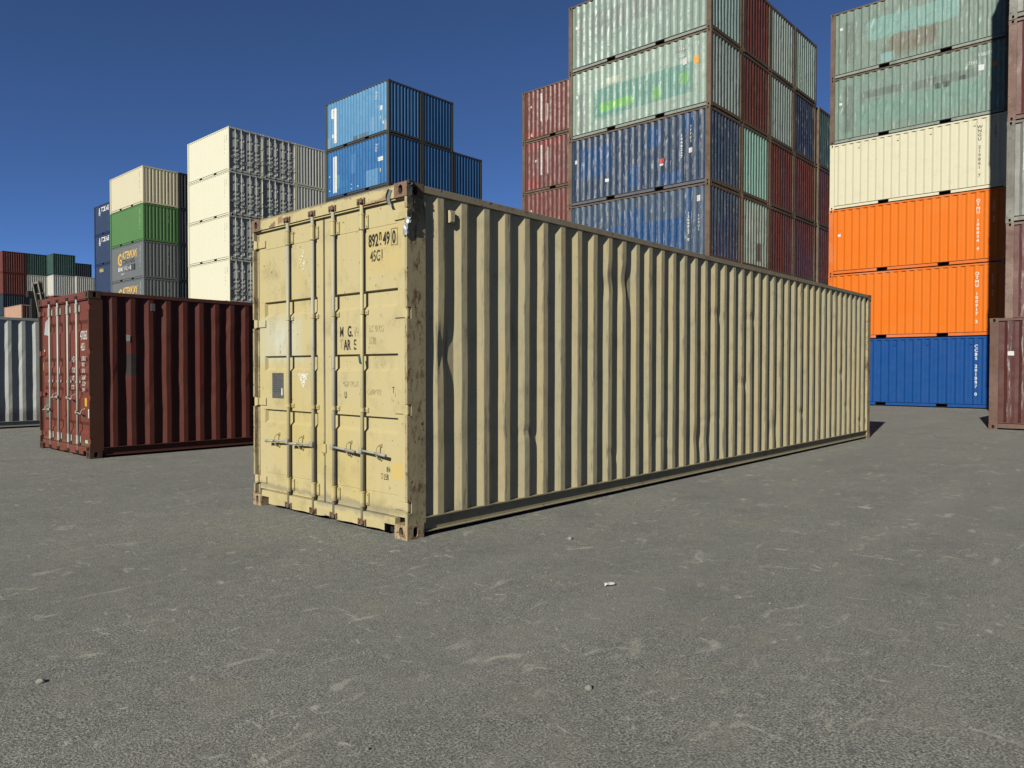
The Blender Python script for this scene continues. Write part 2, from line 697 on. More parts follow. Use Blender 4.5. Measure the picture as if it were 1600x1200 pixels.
def door_meshes(key, H, rods, rx, rr, fx, bands, depth, slope, seams=(), guides=(0.4, 0.7), hz=(0.69, 0.69), hlen=0.36, side_slope=0.012, seam_y=1.219, marg=(0.1, 0.1)):
    if key in _doors:
        return _doors[key]
    D = {}
    D['leaf'] = [leaf(0.068, seam_y - 0.007, H, bands, depth, slope, fx, seams, marg, side_slope),
                 leaf(seam_y + 0.007, CW - 0.068, H, bands, depth, slope, fx, seams, marg[::-1], side_slope)]
    g = MB()
    g.box(fx - 0.004, fx + 0.012, seam_y - 0.013, seam_y + 0.010, 0.17, H - 0.13)
    D['gasket'] = g.mesh('gasket')
    k = MB()
    k.box(fx - 0.012, fx - 0.004, seam_y - 0.03, seam_y + 0.05, 0.62, 0.70)
    k.box(fx - 0.018, fx - 0.0045, seam_y - 0.005, seam_y + 0.02, 0.60, 0.615)
    k.box(fx - 0.018, fx - 0.0045, seam_y - 0.005, seam_y + 0.02, 0.71, 0.725)
    D['lock_plate'] = k.mesh('lock_plate')
    D['rods'] = []
    for i, y in enumerate(rods):
        m = MB()
        m.tube((rx, y, 0.10), (rx, y, H - 0.075), rr, n=16)
        rod = m.mesh('lock_rod', True)
        subs = []
        for z0, z1 in ((0.21, 0.33), (H - 0.31, H - 0.185)):
            s_ = MB()
            s_.tube((rx, y, z0), (rx, y, z1), rr + 0.008, n=16)
            s_.tube((rx, y, z0 - 0.006), (rx, y, z0 + 0.006), rr + 0.011, n=16)
            s_.tube((rx, y, z1 - 0.006), (rx, y, z1 + 0.006), rr + 0.011, n=16)
            s_.box(fx - 0.014, fx - 0.001, y - 0.055, y + 0.03, z0 + 0.006, z1 - 0.006, bev=0.004)
            for bz in (z0 + 0.022, z1 - 0.022):
                s_.tube((fx - 0.022, y - 0.043, bz), (fx - 0.013, y - 0.043, bz), 0.006, n=8)
            subs.append(('rod_bearing', s_.mesh('rod_bearing'), 'paint'))
        for gz in guides:
            s_ = MB()
            z = gz
            s_.tube((rx, y, z - 0.018), (rx, y, z + 0.018), rr + 0.006, n=16)
            s_.box(fx - 0.012, fx - 0.001, y - 0.052, y + 0.04, z - 0.02, z + 0.02, bev=0.004)
            s_.tube((fx - 0.02, y - 0.04, z), (fx - 0.012, y - 0.04, z), 0.006, n=8)
            subs.append(('rod_guide', s_.mesh('rod_guide'), 'paint'))
        for top in (0, 1):
            s_ = MB()
            z = (0.075 if not top else H - 0.075)
            s_.tube((rx, y, z - 0.028), (rx, y, z + 0.028), rr + 0.006, rr + 0.002, n=10)
            s_.box(rx - 0.034, rx - 0.008, y - 0.042, y - 0.006, z - 0.02, z + 0.012, bev=0.004)
            s_.box(rx - 0.03, rx - 0.006, y + 0.006, y + 0.03, z - 0.01, z + 0.02, bev=0.004)
            s_.box(rx - 0.02, rx + 0.005, y - 0.06, y - 0.046, z - 0.028, z + 0.024, bev=0.003)
            s_.box(rx - 0.02, rx + 0.005, y + 0.034, y + 0.046, z - 0.028, z + 0.024, bev=0.003)
            subs.append(('cam', s_.mesh('cam'), 'cam'))
        # handle, hinged on the rod, lying along the door
        sgn = -1 if i < 2 else 1
        z = hz[0] if i in (1, 2) else hz[1]
        s_ = MB()
        s_.box(rx - 0.034, rx - 0.008, y - 0.022, y + 0.022, z - 0.024, z + 0.026, bev=0.006)
        z2 = z - 0.018
        e = y + sgn * hlen
        mid = y + sgn * hlen * 0.62
        s_.tube((rx - 0.026, y + sgn * 0.02, z), (rx - 0.034, mid, z - 0.008), 0.010, 0.010, n=8)
        s_.tube((rx - 0.034, mid, z - 0.008), (rx - 0.036, e, z2), 0.013, 0.0145, n=8)
        subs.append(('handle', s_.mesh('handle', True), 'steel'))
        s_ = MB()
        hy = y + sgn * 0.22
        pts = []
        for q in range(9):
            t = math.pi * (q / 8) - math.pi / 2
            pts.append((fx - 0.012 - 0.05 * math.cos(t), hy + 0.006 * math.sin(2 * t), z - 0.004 + 0.062 * math.sin(t)))
        for p, q in zip(pts[:-1], pts[1:]):
            s_.tube(p, q, 0.0065, n=8)
        s_.box(fx - 0.012, fx - 0.001, hy - 0.012, hy + 0.012, z - 0.075, z - 0.045, bev=0.003)
        s_.box(fx - 0.012, fx - 0.001, hy - 0.012, hy + 0.012, z + 0.04, z + 0.07, bev=0.003)
        subs.append(('handle_catch', s_.mesh('handle_catch'), 'paint'))
        D['rods'].append((rod, subs))
    D['hinges'] = [[], []]
    for sd_ in (0, 1):
        for z in HINGE_Z(H):
            s_ = MB()
            def yb(a, b):
                return (a, b) if sd_ == 0 else (CW - b, CW - a)
            y0, y1 = yb(0.066, 0.20)
            s_.box(fx - 0.014, fx - 0.0008, y0, y1, z - 0.036, z + 0.036, bev=0.005)
            y0, y1 = yb(0.012, 0.075)
            s_.box(0.012, fx - 0.002, y0, y1, z - 0.04, z + 0.04, bev=0.008)
            yy = 0.03 if sd_ == 0 else CW - 0.03
            s_.tube((0.022, yy, z - 0.045), (0.022, yy, z + 0.045), 0.014, n=10)
            D['hinges'][sd_].append(s_.mesh('hinge'))
    _doors[key] = D
    return D


_kit = {}


def kit(key):
    if key in _kit:
        return _kit[key]
    L, H, var = key
    amp = (0.0, 0.011, 0.012, 0.01)[var]
    rows = 1 if var == 0 else 14
    K = dict(
        side=[side_panel(L, H, var, amp, rows, 0), side_panel(L, H, var + 5, amp, rows, 1)],
        end=[end_panel(L, H, var, amp * 0.8, rows, 0), end_panel(L, H, var + 3, amp, 1, 1)],
        roof=roof_panel(L, H), floor=floor_panel(L, H),
        cast=[casting(L, H, a, b, c) for a in (0, 1) for b in (0, 1) for c in (0, 1)],
        post=[post(L, H, a, b) for a in (0, 1) for b in (0, 1)],
        dpost=[post(L, H, 0, b, True) for b in (0, 1)],
        trail=[top_rail(L, H, b) for b in (0, 1)],
        brail=[bottom_rail(L, H, b, L < 10) for b in (0, 1)],
        etop=[end_rail_top(L, H, a) for a in (0, 1)], ebot=[end_rail_bottom(L, H, a) for a in (0, 1)],
        dtop=end_rail_top(L, H, 0, True), dbot=end_rail_bottom(L, H, 0, True))
    _kit[key] = K
    return K


black = plain('dark_void', (0.006, 0.006, 0.006), 0.9)
underside = plain('underside_dirt', (0.03, 0.026, 0.022), 0.9)


def container(loc, rz, L, H, mats, label, group, door=None, var=0, side_mesh=None, full=True, cat='shipping container', hide_end=False):
    """mats: paint, frame, cast [, rod, cam, steel, dpaint]"""
    o = empty('shipping_container', loc, rz)
    tag(o, label, cat, group)
    K = kit((L, H, var))
    pt, fr, cs = mats['paint'], mats['frame'], mats['cast']
    o_side = []
    for i in (0, 1):
        me = side_mesh if (side_mesh and i == 0) else K['side'][i]
        o_side.append(link('side_panel', me, pt, o))
    link('end_panel', K['end'][1], mats.get('end', pt), o)
    link('roof_panel', K['roof'], pt, o)
    link('floor_panel', K['floor'], underside, o)
    for i, me in enumerate(K['cast']):
        q = link('corner_casting', me, [mats.get('cast_top', cs) if i % 2 else cs, black], o)
    for i in (0, 1):
        link('top_side_rail', K['trail'][i], mats.get('rail', fr), o)
        link('bottom_side_rail', K['brail'][i], [mats.get('brail', fr), black], o)
    for i, me in enumerate(K['post']):
        if door and i < 2:
            link('corner_post', K['dpost'][i], mats.get('post', fr), o)
        else:
            link('corner_post', me, mats.get('post', fr), o)
    link('top_end_rail', K['etop'][1], fr, o)
    link('bottom_end_rail', K['ebot'][1], fr, o)
    if not door:
        link('end_panel', K['end'][0], mats.get('end', pt), o)
        link('top_end_rail', K['etop'][0], fr, o)
        link('bottom_end_rail', K['ebot'][0], fr, o)
    else:
        link('top_end_rail', K['dtop'], mats.get('dpaint', fr), o)
        link('bottom_end_rail', K['dbot'], [mats.get('dpaint', fr), black], o)
        dp = mats.get('dpaint', pt)
        for i in (0, 1):
            lf = link('door_leaf', door['leaf'][i], dp, o)
            for hm in door['hinges'][i]:
                link('hinge', hm, dp, lf)
        link('gasket', door['gasket'], mats['gasket'], o)
        link('lock_plate', door['lock_plate'], dp, o)
        for i, (rod, subs) in enumerate(door['rods']):
            rm = mats['rod']
            ro = link('lock_rod', rod, rm[i % len(rm)] if isinstance(rm, list) else rm, o)
            for nm, me, mk in subs:
                link(nm, me, {'paint': mats.get('bearing', dp), 'cam': mats['cam'], 'steel': mats['steel']}[mk], ro)
    return o


# ------------------------------------------------------------------ lettering
def lettering(body, parent, face, a, z, size, mat, L=6.058, H=2.591, fx=0.04, sx=0.62, vertical=False, name='lettering', spacing=1.0, prof=True, bold=0.0, slant=0.0):
    cu = bpy.data.curves.new(name, 'FONT')
    cu.body = '\n'.join(body) if vertical else body
    cu.size = size
    cu.space_line = 0.95 * spacing if vertical else 1.0
    cu.offset = bold
    cu.resolution_u = 3
    if vertical:
        cu.align_x = 'CENTER'
    t = bpy.data.objects.new(name, cu)
    me = bpy.data.meshes.new_from_object(t)
    bpy.data.objects.remove(t)
    bpy.data.curves.remove(cu)
    if face != 'door' and face != 'end' and prof:
        import bmesh
        bm = bmesh.new()
        bm.from_mesh(me)
        w = max((v.co.x for v in bm.verts), default=0) * sx
        w0 = min((v.co.x for v in bm.verts), default=0) * sx
        ks = []
        k0 = int((min(a - w, a + w0) - PX0) / PITCH_) - 2
        for k in range(k0, k0 + int((abs(w - w0) + abs(w)) / PITCH_) + 6):
            ks += [PX0 + k * PITCH_ + q for q in (0.0, 0.072, 0.140, 0.212)]
        for xb in ks:
            tb = (a - xb) / sx if face == 'hi' else (xb - a) / sx
            if w0 / sx < tb < w / sx:
                bmesh.ops.bisect_plane(bm, geom=bm.verts[:] + bm.edges[:] + bm.faces[:], plane_co=(tb, 0, 0), plane_no=(1, 0, 0))
        bm.to_mesh(me)
        bm.free()
    for v in me.vertices:
        tx, ty = v.co.x * sx, v.co.y
        zz = z + ty
        if face == 'hi':
            x = a - tx
            v.co = (x, CW - 0.008 - (side_prof(x) if prof else 0) + 0.004, zz)
        elif face == 'lo':
            x = a + tx
            v.co = (x, 0.008 + (side_prof(x) if prof else 0) - 0.004, zz)
        else:
            y = a - tx
            v.co = (fx - 0.0025, y, zz)
    me.materials.clear()
    me.materials.append(None)
    return link(name, me, mat, parent)


def decal_poly(name, pts, parent, mat, face='door', fx=0.04, off=0.0025):
    m = MB()
    if face == 'door':
        m.v = [(fx - off, a, z) for a, z in pts]
    elif face == 'hi':
        m.v = [(a, CW - 0.008 + off, z) for a, z in pts]
    else:
        m.v = [(a, 0.008 - off, z) for a, z in pts]
    m.f = [tuple(range(len(pts)))]
    m.mi = [0]
    return link(name, m.mesh(name), mat, parent)


def rectp(a0, a1, z0, z1):
    return [(a0, z0), (a1, z0), (a1, z1), (a0, z1)]


def sticker_hi(parent, a0, a1, z0, z1, mat, name='sticker'):
    """sticker lying on the corrugated y=W side, follows the steel"""
    n = 6
    rows = []
    for z in (z0, z1):
        rows.append([(a0 + (a1 - a0) * k / n, CW - 0.008 - side_prof(a0 + (a1 - a0) * k / n) + 0.004, z) for k in range(n + 1)])
    m = MB()
    m.grid(rows, flip=True)
    return link(name, m.mesh(name), mat, parent)


# ------------------------------------------------------------------ ground
def asphalt():
    n = NT('asphalt')
    P = n.pos
    f = n.noise(P, 95, 3, 0.7)
    f2 = n.noise(P, 210, 2, 0.6)
    c = n.mix(n.ramp(f, 0.36, 0.66), (0.105, 0.108, 0.097), (0.66, 0.66, 0.58))
    vo = n.n('ShaderNodeTexVoronoi')
    n.L(P, vo.inputs['Vector'])
    vo.inputs['Scale'].default_value = 75
    sepc = n.n('ShaderNodeSeparateColor')
    n.L(vo.outputs['Color'], sepc.inputs[0])
    c = n.mix(n.ramp(sepc.outputs[0], 0.90, 0.97, 0, 0.3), c, (0.6, 0.58, 0.53))
    c = n.mix(n.ramp(sepc.outputs[1], 0.90, 0.97, 0, 0.55), c, (0.05, 0.05, 0.048))
    # broad tone changes, drive-over stripes
    mid = n.noise(P, 16, 4, 0.65)
    c = n.mix(n.ramp(mid, 0.42, 0.62, 0, 0.45), c, (0.20, 0.205, 0.19))
    b = n.noise(P, 0.35, 5, 0.6, 0.5)
    c = n.mix(n.ramp(b, 0.35, 0.7, 0.0, 0.45), c, (0.25, 0.25, 0.24))
    b2 = n.noise(n.scale(P, (0.12, 0.9, 1), (4, 2, 0)), 1.4, 5, 0.62, 0.6)
    c = n.mix(n.ramp(b2, 0.5, 0.72, 0, 0.3), c, (0.42, 0.415, 0.36))
    b3 = n.noise(P, 2.2, 4, 0.6)
    c = n.mix(n.ramp(b3, 0.45, 0.75, 0, 0.4), c, (0.40, 0.37, 0.29))
    # pale dust scuffs
    s = n.noise(n.scale(P, (1.0, 2.1, 1), (11, 3, 0)), 3.0, 6, 0.62, 0.8)
    c = n.mix(n.ramp(s, 0.585, 0.71, 0, 0.65), c, (0.66, 0.63, 0.53))
    s2 = n.noise(n.scale(P, (2.4, 1.3, 1), (1, 8, 0)), 3.6, 5, 0.6, 1.2)
    c = n.mix(n.ramp(s2, 0.61, 0.71, 0, 0.65), c, (0.74, 0.71, 0.62))
    # dark oily marks
    o = n.noise(P, 0.8, 5, 0.7)
    c = n.mix(n.ramp(o, 0.5, 0.75, 0, 0.4), c, (0.15, 0.15, 0.145))
    n.out(c)
    n.b.inputs['Roughness'].default_value = 0.9
    n.b.inputs['Specular IOR Level'].default_value = 0.25
    h = n.math('ADD', f, n.math('MULTIPLY', f2, 0.5))
    nb = n.bump(h, 0.8, 0.010)
    nb = n.bump(n.noise(P, 9, 3, 0.5), 0.25, 0.02, nb)
    n.L(nb, n.b.inputs['Normal'])
    return n.m


g = MB()
g.quad((-1500, -1500, 0), (2500, -1500, 0), (2500, 2500, 0), (-1500, 2500, 0))
KA_ground = KA
KA = KA_ground * 0.88          # the yard is a shade darker than the first guess of its colours
gr = link('ground', g.mesh('ground'), asphalt())
KA = KA_ground
gr['kind'] = 'structure'

# ------------------------------------------------------------------ the yellow container
YL, YH = 12.192, 2.896
YC = (0.60, 0.508, 0.27)


def yel_dents(x, z):
    """buckles in the long side, placed after the photograph"""
    d = dx = 0.0
    k = (x - PX0) / PITCH_
    ridge = int(k)
    r = random.Random(ridge * 17 + 3)
    ph = r.uniform(0, 6)
    up_ = max(0.0, 1 - abs(z - 0.55) / 0.35)
    dx += (0.001 + 0.003 * r.random() ** 2) * math.sin(z * 2.2 + ph) * min(1, (z - 0.165) * 3) * min(1, (2.83 - z) * 3)
    dx += 0.0015 * math.sin(z * 7 + ph * 2) * min(1, (z - 0.165) * 3)
    if r.random() < 0.3:
        zc = r.uniform(0.3, 0.8)
        q = math.exp(-((z - zc) / 0.045) ** 2)
        d += 0.012 * q * r.uniform(0.2, 0.9)
        dx += 0.007 * q * r.choice((-1, 1))
    if r.random() < 0.2:
        zc = r.uniform(0.9, 2.4)
        q = math.exp(-((z - zc) / 0.06) ** 2)
        d += 0.01 * q
    if ridge == 0:
        q = math.exp(-((z - 1.55) / 0.16) ** 2)
        d += 0.022 * q * (1 if x > 0.36 else 0.3)
        dx += 0.01 * math.exp(-((z - 2.1) / 0.3) ** 2)
    if ridge in (9, 10):
        q = math.exp(-((z - 2.35) / 0.17) ** 2)
        d += 0.024 * q * (1.0 if ridge == 10 else 0.35)
        dx += 0.02 * q * math.sin(z * 12)
    if ridge in (16, 17, 25):
        q = math.exp(-((z - 0.5) / 0.13) ** 2)
        d += 0.010 * q
        dx += 0.006 * q * math.sin(z * 16 + ridge)
    return d, dx


m_side = paint('beige_side_paint', (0.585, 0.52, 0.325), rust=0.2, grime=0.3, fade=0.3, rough=0.6, scr=0.9, scrcol=(0.26, 0.235, 0.18), ridge=('Y', 0.008, 1), ribs=0.8,
               spots=0.15, streak=0.45, fadecol=(0.64, 0.53, 0.30), dirtcol=(0.15, 0.13, 0.09), bump=0.5)
m_door = paint('beige_door_paint', YC, rust=0.15, grime=0.5, fade=0.8, rough=0.5, spots=0.3, streak=0.35, fadecol=(0.60, 0.49, 0.20), dirtcol=(0.27, 0.23, 0.12), bump=0.15,
               patches=[('Y', 1.60, 2.37, 1.45, 1.90, (0.60, 0.57, 0.40), 0.75, 0.06, 0.0),
                        ('Y', 1.75, 2.15, 1.56, 1.82, (0.68, 0.68, 0.58), 0.6, 0.12, 0.0),
                        ('Y', 0.12, 0.60, 2.20, 2.56, (0.64, 0.50, 0.20), 0.6, 0.05, 0.05),
                        ('Y', 0.10, 0.26, 0.47, 0.61, (0.68, 0.50, 0.16), 0.8, 0.01, 0.0),
                        ('Y', 0.0, 2.4, 0.185, 0.235, (0.27, 0.24, 0.17), 0.6, 0.02, 0.10),
                        ('Y', 0.3, 1.3, 0.14, 0.19, (0.36, 0.33, 0.25), 0.7, 0.02, 0.12)])
m_hdr = paint('beige_header_paint', YC, rust=0.25, grime=0.45, fade=0.4, rough=0.55, spots=0.4, streak=0.2, fadecol=(0.6, 0.49, 0.2), dirtcol=(0.22, 0.18, 0.1), bump=0.2,
              patches=[('Y', 2.0, 2.09, 2.775, 2.835, (0.2, 0.10, 0.06), 0.8, 0.012, 0.12), ('Y', 1.86, 1.93, 2.785, 2.86, (0.3, 0.15, 0.08), 0.8, 0.012, 0.12),
                       ('Y', 0.2, 0.65, 2.765, 2.81, (0.25, 0.12, 0.07), 0.7, 0.02, 0.15), ('Y', 0.15, 2.3, 2.875, 2.93, (0.16, 0.11, 0.08), 0.6, 0.006, 0.05)])
m_post = paint('beige_post_rusty', (0.46, 0.39, 0.22), rust=0.8, rsc=16.0, rz=0.4, grime=0.85, fade=0.3, rough=0.65, spots=0.5, streak=0.8, fadecol=(0.42, 0.36, 0.22), dirtcol=(0.17, 0.12, 0.07))
m_rail = paint('beige_rail_rusty', (0.38, 0.32, 0.21), rust=0.5, rsc=14.0, grime=0.5, fade=0.4, rough=0.7, spots=1.0, streak=0.3, fadecol=(0.35, 0.3, 0.22), dirtcol=(0.15, 0.11, 0.08))
m_brail = paint('beige_lower_rail', (0.45, 0.38, 0.22), rust=0.2, grime=0.4, fade=0.3, rough=0.7, spots=0.6, dirtcol=(0.2, 0.16, 0.1))
m_castY = paint('casting_beige_rust', (0.46, 0.35, 0.2), rust=0.9, rsc=18.0, grime=0.4, fade=0.3, rough=0.7, spots=1.0, dirtcol=(0.2, 0.12, 0.07))
m_castT = paint('casting_brown_rust', (0.24, 0.15, 0.10), rust=0.7, rsc=14.0, grime=0.4, fade=0.3, rough=0.8, spots=1.0, dirtcol=(0.1, 0.06, 0.05), fadecol=(0.3, 0.18, 0.12))
m_rodG = paint('galvanised_rod', (0.47, 0.45, 0.37), rust=0.15, grime=0.4, fade=0.9, rough=0.5, spots=0.3, fadecol=(0.58, 0.51, 0.31), dirtcol=(0.3, 0.29, 0.25), bump=0.05)
m_rodY = paint('painted_rod', (0.58, 0.51, 0.28), rust=0.1, grime=0.25, fade=0.6, rough=0.45, spots=0.3, fadecol=(0.55, 0.54, 0.46), dirtcol=(0.35, 0.32, 0.24), bump=0.05)
m_cam = paint('rusty_cam', (0.2, 0.13, 0.09), rust=0.9, grime=0.5, rough=0.8, spots=1.0, dirtcol=(0.05, 0.035, 0.03))
m_steel = paint('worn_steel_handle', (0.42, 0.40, 0.34), rust=0.3, grime=0.8, rough=0.4, spots=0.5, dirtcol=(0.18, 0.17, 0.14), bump=0.1)
m_gask = paint('perished_rubber_gasket', (0.10, 0.095, 0.08), rust=0.0, grime=0.6, rough=0.8, spots=0.0, fadecol=(0.4, 0.36, 0.22), fade=0.7, dirtcol=(0.02, 0.02, 0.02))

yd = door_meshes('yellow', YH, [0.609, 1.031, 1.357, 1.780], 0.012, 0.017, 0.046, [(0.872, 0.978), (1.396, 1.512), (1.932, 2.052)], 0.032, (0.028, 0.006),
                 seams=(0.34, 2.585), guides=(1.036, 1.876), hz=(0.69, 0.69), seam_y=1.222)
ysm = side_panel(YL, YH, 0, 0.001, 80, 0, yel=yel_dents)
YM = dict(paint=m_side, frame=m_hdr, post=m_post, rail=m_rail, brail=m_brail, cast=m_castY, cast_top=m_castT, dpaint=m_door, gasket=m_gask, rod=[m_rodY, m_rodG, m_rodG, m_rodG], cam=m_cam, steel=m_steel)
Y = container((0, 0, 0), 0, YL, YH, YM, 'long beige container with locked doors standing alone in the foreground', None, door=yd, var=0, side_mesh=ysm)
for ch in Y.children:
    if ch.name.startswith('top_end_rail') and ch.data == kit((YL, YH, 0))['dtop']:
        ch.material_slots[0].material = m_hdr

FX = 0.046
blk = decal('black_stencil_paint', (0.02, 0.02, 0.018), 0.05, 45)
blkw = decal('worn_black_stencil_paint', (0.06, 0.055, 0.04), 0.2, 40)
blkf = decal('faint_stencil_paint', (0.42, 0.36, 0.2), 0.35, 30)
wht = decal('white_lettering_paint', (0.78, 0.78, 0.74), 0.2, 25)
whtw = decal('worn_white_lettering_paint', (0.72, 0.72, 0.68), 0.32, 30)


def D_(yy, zz, X=FX):          # point read off on the plane x=0 carried to the door face along its line of sight
    t = (X + 3.844) / 3.844
    return (CAM[1] + (yy - CAM[1]) * t, CAM[2] + (zz - CAM[2]) * t)


def dtext(s, y0, z0, h, w, mat, bold=0.0):
    a, z = D_(y0, z0)
    o = lettering(s, Y, 'door', a, z, h / 0.72, mat, fx=FX, sx=w, bold=bold)
    return o


dtext('892', 0.497, 2.418, 0.105, 0.62, blk, 0.004)
dtext('n', 0.354, 2.462, 0.10, 0.52, blk, 0.003)
dtext('.', 0.345, 2.42, 0.1, 0.8, blkw, 0.002)
dtext('49', 0.303, 2.418, 0.105, 0.62, blk, 0.004)
dtext('0', 0.183, 2.418, 0.105, 0.62, blk, 0.004)
dtext('45G1', 0.476, 2.292, 0.095, 0.62, blkw, 0.002)
dtext('M', 0.915, 1.675, 0.09, 0.62, blkw, 0.002)
dtext('G.', 0.80, 1.672, 0.095, 0.62, blk, 0.003)
dtext('W.', 0.71, 1.668, 0.09, 0.62, blkf)
dtext('T', 0.915, 1.57, 0.085, 0.62, blkf, 0.002)
dtext('AR', 0.853, 1.558, 0.09, 0.62, blk, 0.003)
dtext('E', 0.71, 1.558, 0.09, 0.62, blkw, 0.002)
dtext('U', 0.846, 1.133, 0.06, 0.6, blkw, 0.002)
dtext('T', 0.185, 1.19, 0.055, 0.6, blkw)
dtext('IL', 0.2, 1.125, 0.06, 0.6, blkf)
dtext('IN', 0.262, 0.535, 0.048, 0.6, blkw, 0.001)
dtext('T LER', 0.335, 0.47, 0.05, 0.6, blkw, 0.001)
dtext('MAX GROSS', 0.87, 1.235, 0.05, 0.6, blkf)
dtext('CAPACITY', 0.52, 1.17, 0.05, 0.6, blkf)
dtext('32500 KG', 0.50, 1.70, 0.06, 0.6, blkf)
dtext('3730', 0.50, 1.60, 0.06, 0.6, blkf)
# box round the check digit
a, z = D_(0.197, 2.40)
m = MB()
for (p, q) in ((0, 0), (-0.085, 0), (-0.085, 0.138), (0, 0.138)):
    m.v.append((FX - 0.0025, a + p, z + q))
for (p, q) in ((-0.004, 0.004), (-0.081, 0.004), (-0.081, 0.134), (-0.004, 0.134)):
    m.v.append((FX - 0.0025, a + p, z + q))
m.f = [(k, (k + 1) % 4, 4 + (k + 1) % 4, 4 + k) for k in range(4)]
m.mi = [0] * 4
link('lettering', m.mesh('lettering'), blkw, Y)
# data plate with rivets and riders
pm = plain('data_plate_grey', (0.15, 0.15, 0.145), 0.5, 0.3)
a0, z0 = D_(2.049, 1.103)
a1, z1 = D_(1.845, 1.35)
m = MB()
m.box(FX - 0.004, FX - 0.0005, a1, a0, z0, z1)
pl = link('data_plate', m.mesh('data_plate'), pm, Y)
m = MB()
m.box(FX - 0.006, FX - 0.0042, a1 + 0.012, a1 + 0.035, z0 + 0.03, z0 + 0.1)
link('sticker', m.mesh('sticker'), plain('white_sticker', (0.75, 0.75, 0.72), 0.6), pl)
for k in range(9):
    decal_poly('plate_line', rectp(a1 + 0.04, a0 - 0.02, z1 - 0.02 - k * 0.021, z1 - 0.016 - k * 0.021), pl, plain('plate_print', (0.06, 0.06, 0.06)) if k == 0 else bpy.data.materials['plate_print'], fx=FX, off=0.0045)
# triangular decal (worn) and round seal (worn)
seal = decal('flaked_white_decal', (0.85, 0.83, 0.68), 0.35, 60)
seal2 = decal('very_flaked_pale_decal', (0.85, 0.80, 0.58), 0.5, 60)
p1, p2, p3 = D_(1.585, 1.344), D_(1.409, 1.345), D_(1.499, 1.202)
decal_poly('triangle_decal', [p1, p3, p2], Y, seal, fx=FX)
ca, cz = D_(1.502, 2.405)
m = MB()
N = 28
m.v = [(FX - 0.0025, ca, cz)] + [(FX - 0.0025, ca + 0.06 * math.cos(2 * math.pi * k / N), cz + 0.098 * math.sin(2 * math.pi * k / N)) for k in range(N)]
m.f = [(0, 1 + k, 1 + (k + 1) % N) for k in range(N)]
m.mi = [0] * N
link('round_decal', m.mesh('round_decal'), seal2, Y)
# vent box in the second recess, cam-keeper chain hanging off the top corner, crumpled tape, shred of green tape
m = MB()
m.box(0.473, 0.539, 0.004, 0.044, 2.63, 2.738, bev=0.006)
m.box(0.481, 0.531, -0.002, 0.006, 2.64, 2.725, bev=0.003)
link('vent', m.mesh('vent'), m_side, Y)
m = MB()
m.box(11.75, 11.82, 0.012, 0.044, 2.60, 2.72, bev=0.006)
link('vent', m.mesh('vent'), m_side, Y)
dk = plain('blackened_strap', (0.035, 0.03, 0.026), 0.7)
m = MB()
rr_ = random.Random(5)
prev = None
for k in range(11):
    t = k / 10
    w = 0.026 + 0.014 * math.sin(k * 1.7)
    z = 2.865 - 0.27 * t
    y = -0.012 - 0.012 * math.sin(t * math.pi) + rr_.uniform(-0.003, 0.003)
    row = [(0.012 - w * 0.6, y, z), (0.018 + w * 0.5, y - 0.012, z + rr_.uniform(-0.01, 0.01)), (0.03 + w, y + 0.008, z)]
    if prev:
        m.grid([row, prev])
        m.grid([[(a + 0.006, b + 0.012, c) for a, b, c in row], [(a + 0.006, b + 0.012, c) for a, b, c in prev]], flip=True)
    prev = row
m.tube((0.02, -0.03, 2.87), (0.06, -0.012, 2.855), 0.013, 0.01, n=8)
m.box(-0.004, 0.06, -0.03, 0.0, 2.868, 2.9, bev=0.006)
link('hanging_strap', m.mesh('hanging_strap'), dk, Y)
tape = plain('crumpled_silver_tape', (0.5, 0.52, 0.54), 0.35, 0.4)
m = MB()
pts = []
for j in range(8):
    row = []
    for i in range(5):
        row.append((-0.012 + 0.0015 * j + rr_.uniform(-0.008, 0.008), 0.02 - 0.014 * i + rr_.uniform(-0.004, 0.004) + 0.004 * (7 - j), 2.455 + 0.021 * j + rr_.uniform(-0.005, 0.005)))
    pts.append(row)
m.grid(pts, flip=True)
m.grid([[(a + 0.012, b, c) for a, b, c in r] for r in pts])
link('silver_tape', m.mesh('silver_tape'), tape, Y)
# grey band curled behind the top corner casting
m = MB()
prev = None
for k in range(10):
    t = math.radians(200 - 130 * k / 9)
    y = 0.235 + 0.055 * math.cos(t) * 0.6
    z = 2.86 - 0.13 * (k / 9)
    yy = 0.215 + 0.03 * math.sin(math.pi * k / 9)
    row = [(-0.02, yy, z), (-0.004, yy + 0.004, z), (0.0, yy - 0.03, z - 0.01)]
    if prev:
        m.grid([row, prev])
    prev = row
link('curled_band', m.mesh('curled_band'), plain('grey_band', (0.25, 0.26, 0.26), 0.5, 0.3), Y)
gt = plain('green_tape', (0.03, 0.12, 0.09), 0.5)
m = MB()
m.grid([[(-0.012, 0.617 - 0.012 * i + 0.006 * j + rr_.uniform(-.003, .003), 1.435 + 0.024 * j) for i in range(3)] for j in range(4)], flip=True)
link('tape_shred', m.mesh('tape_shred'), gt, Y)

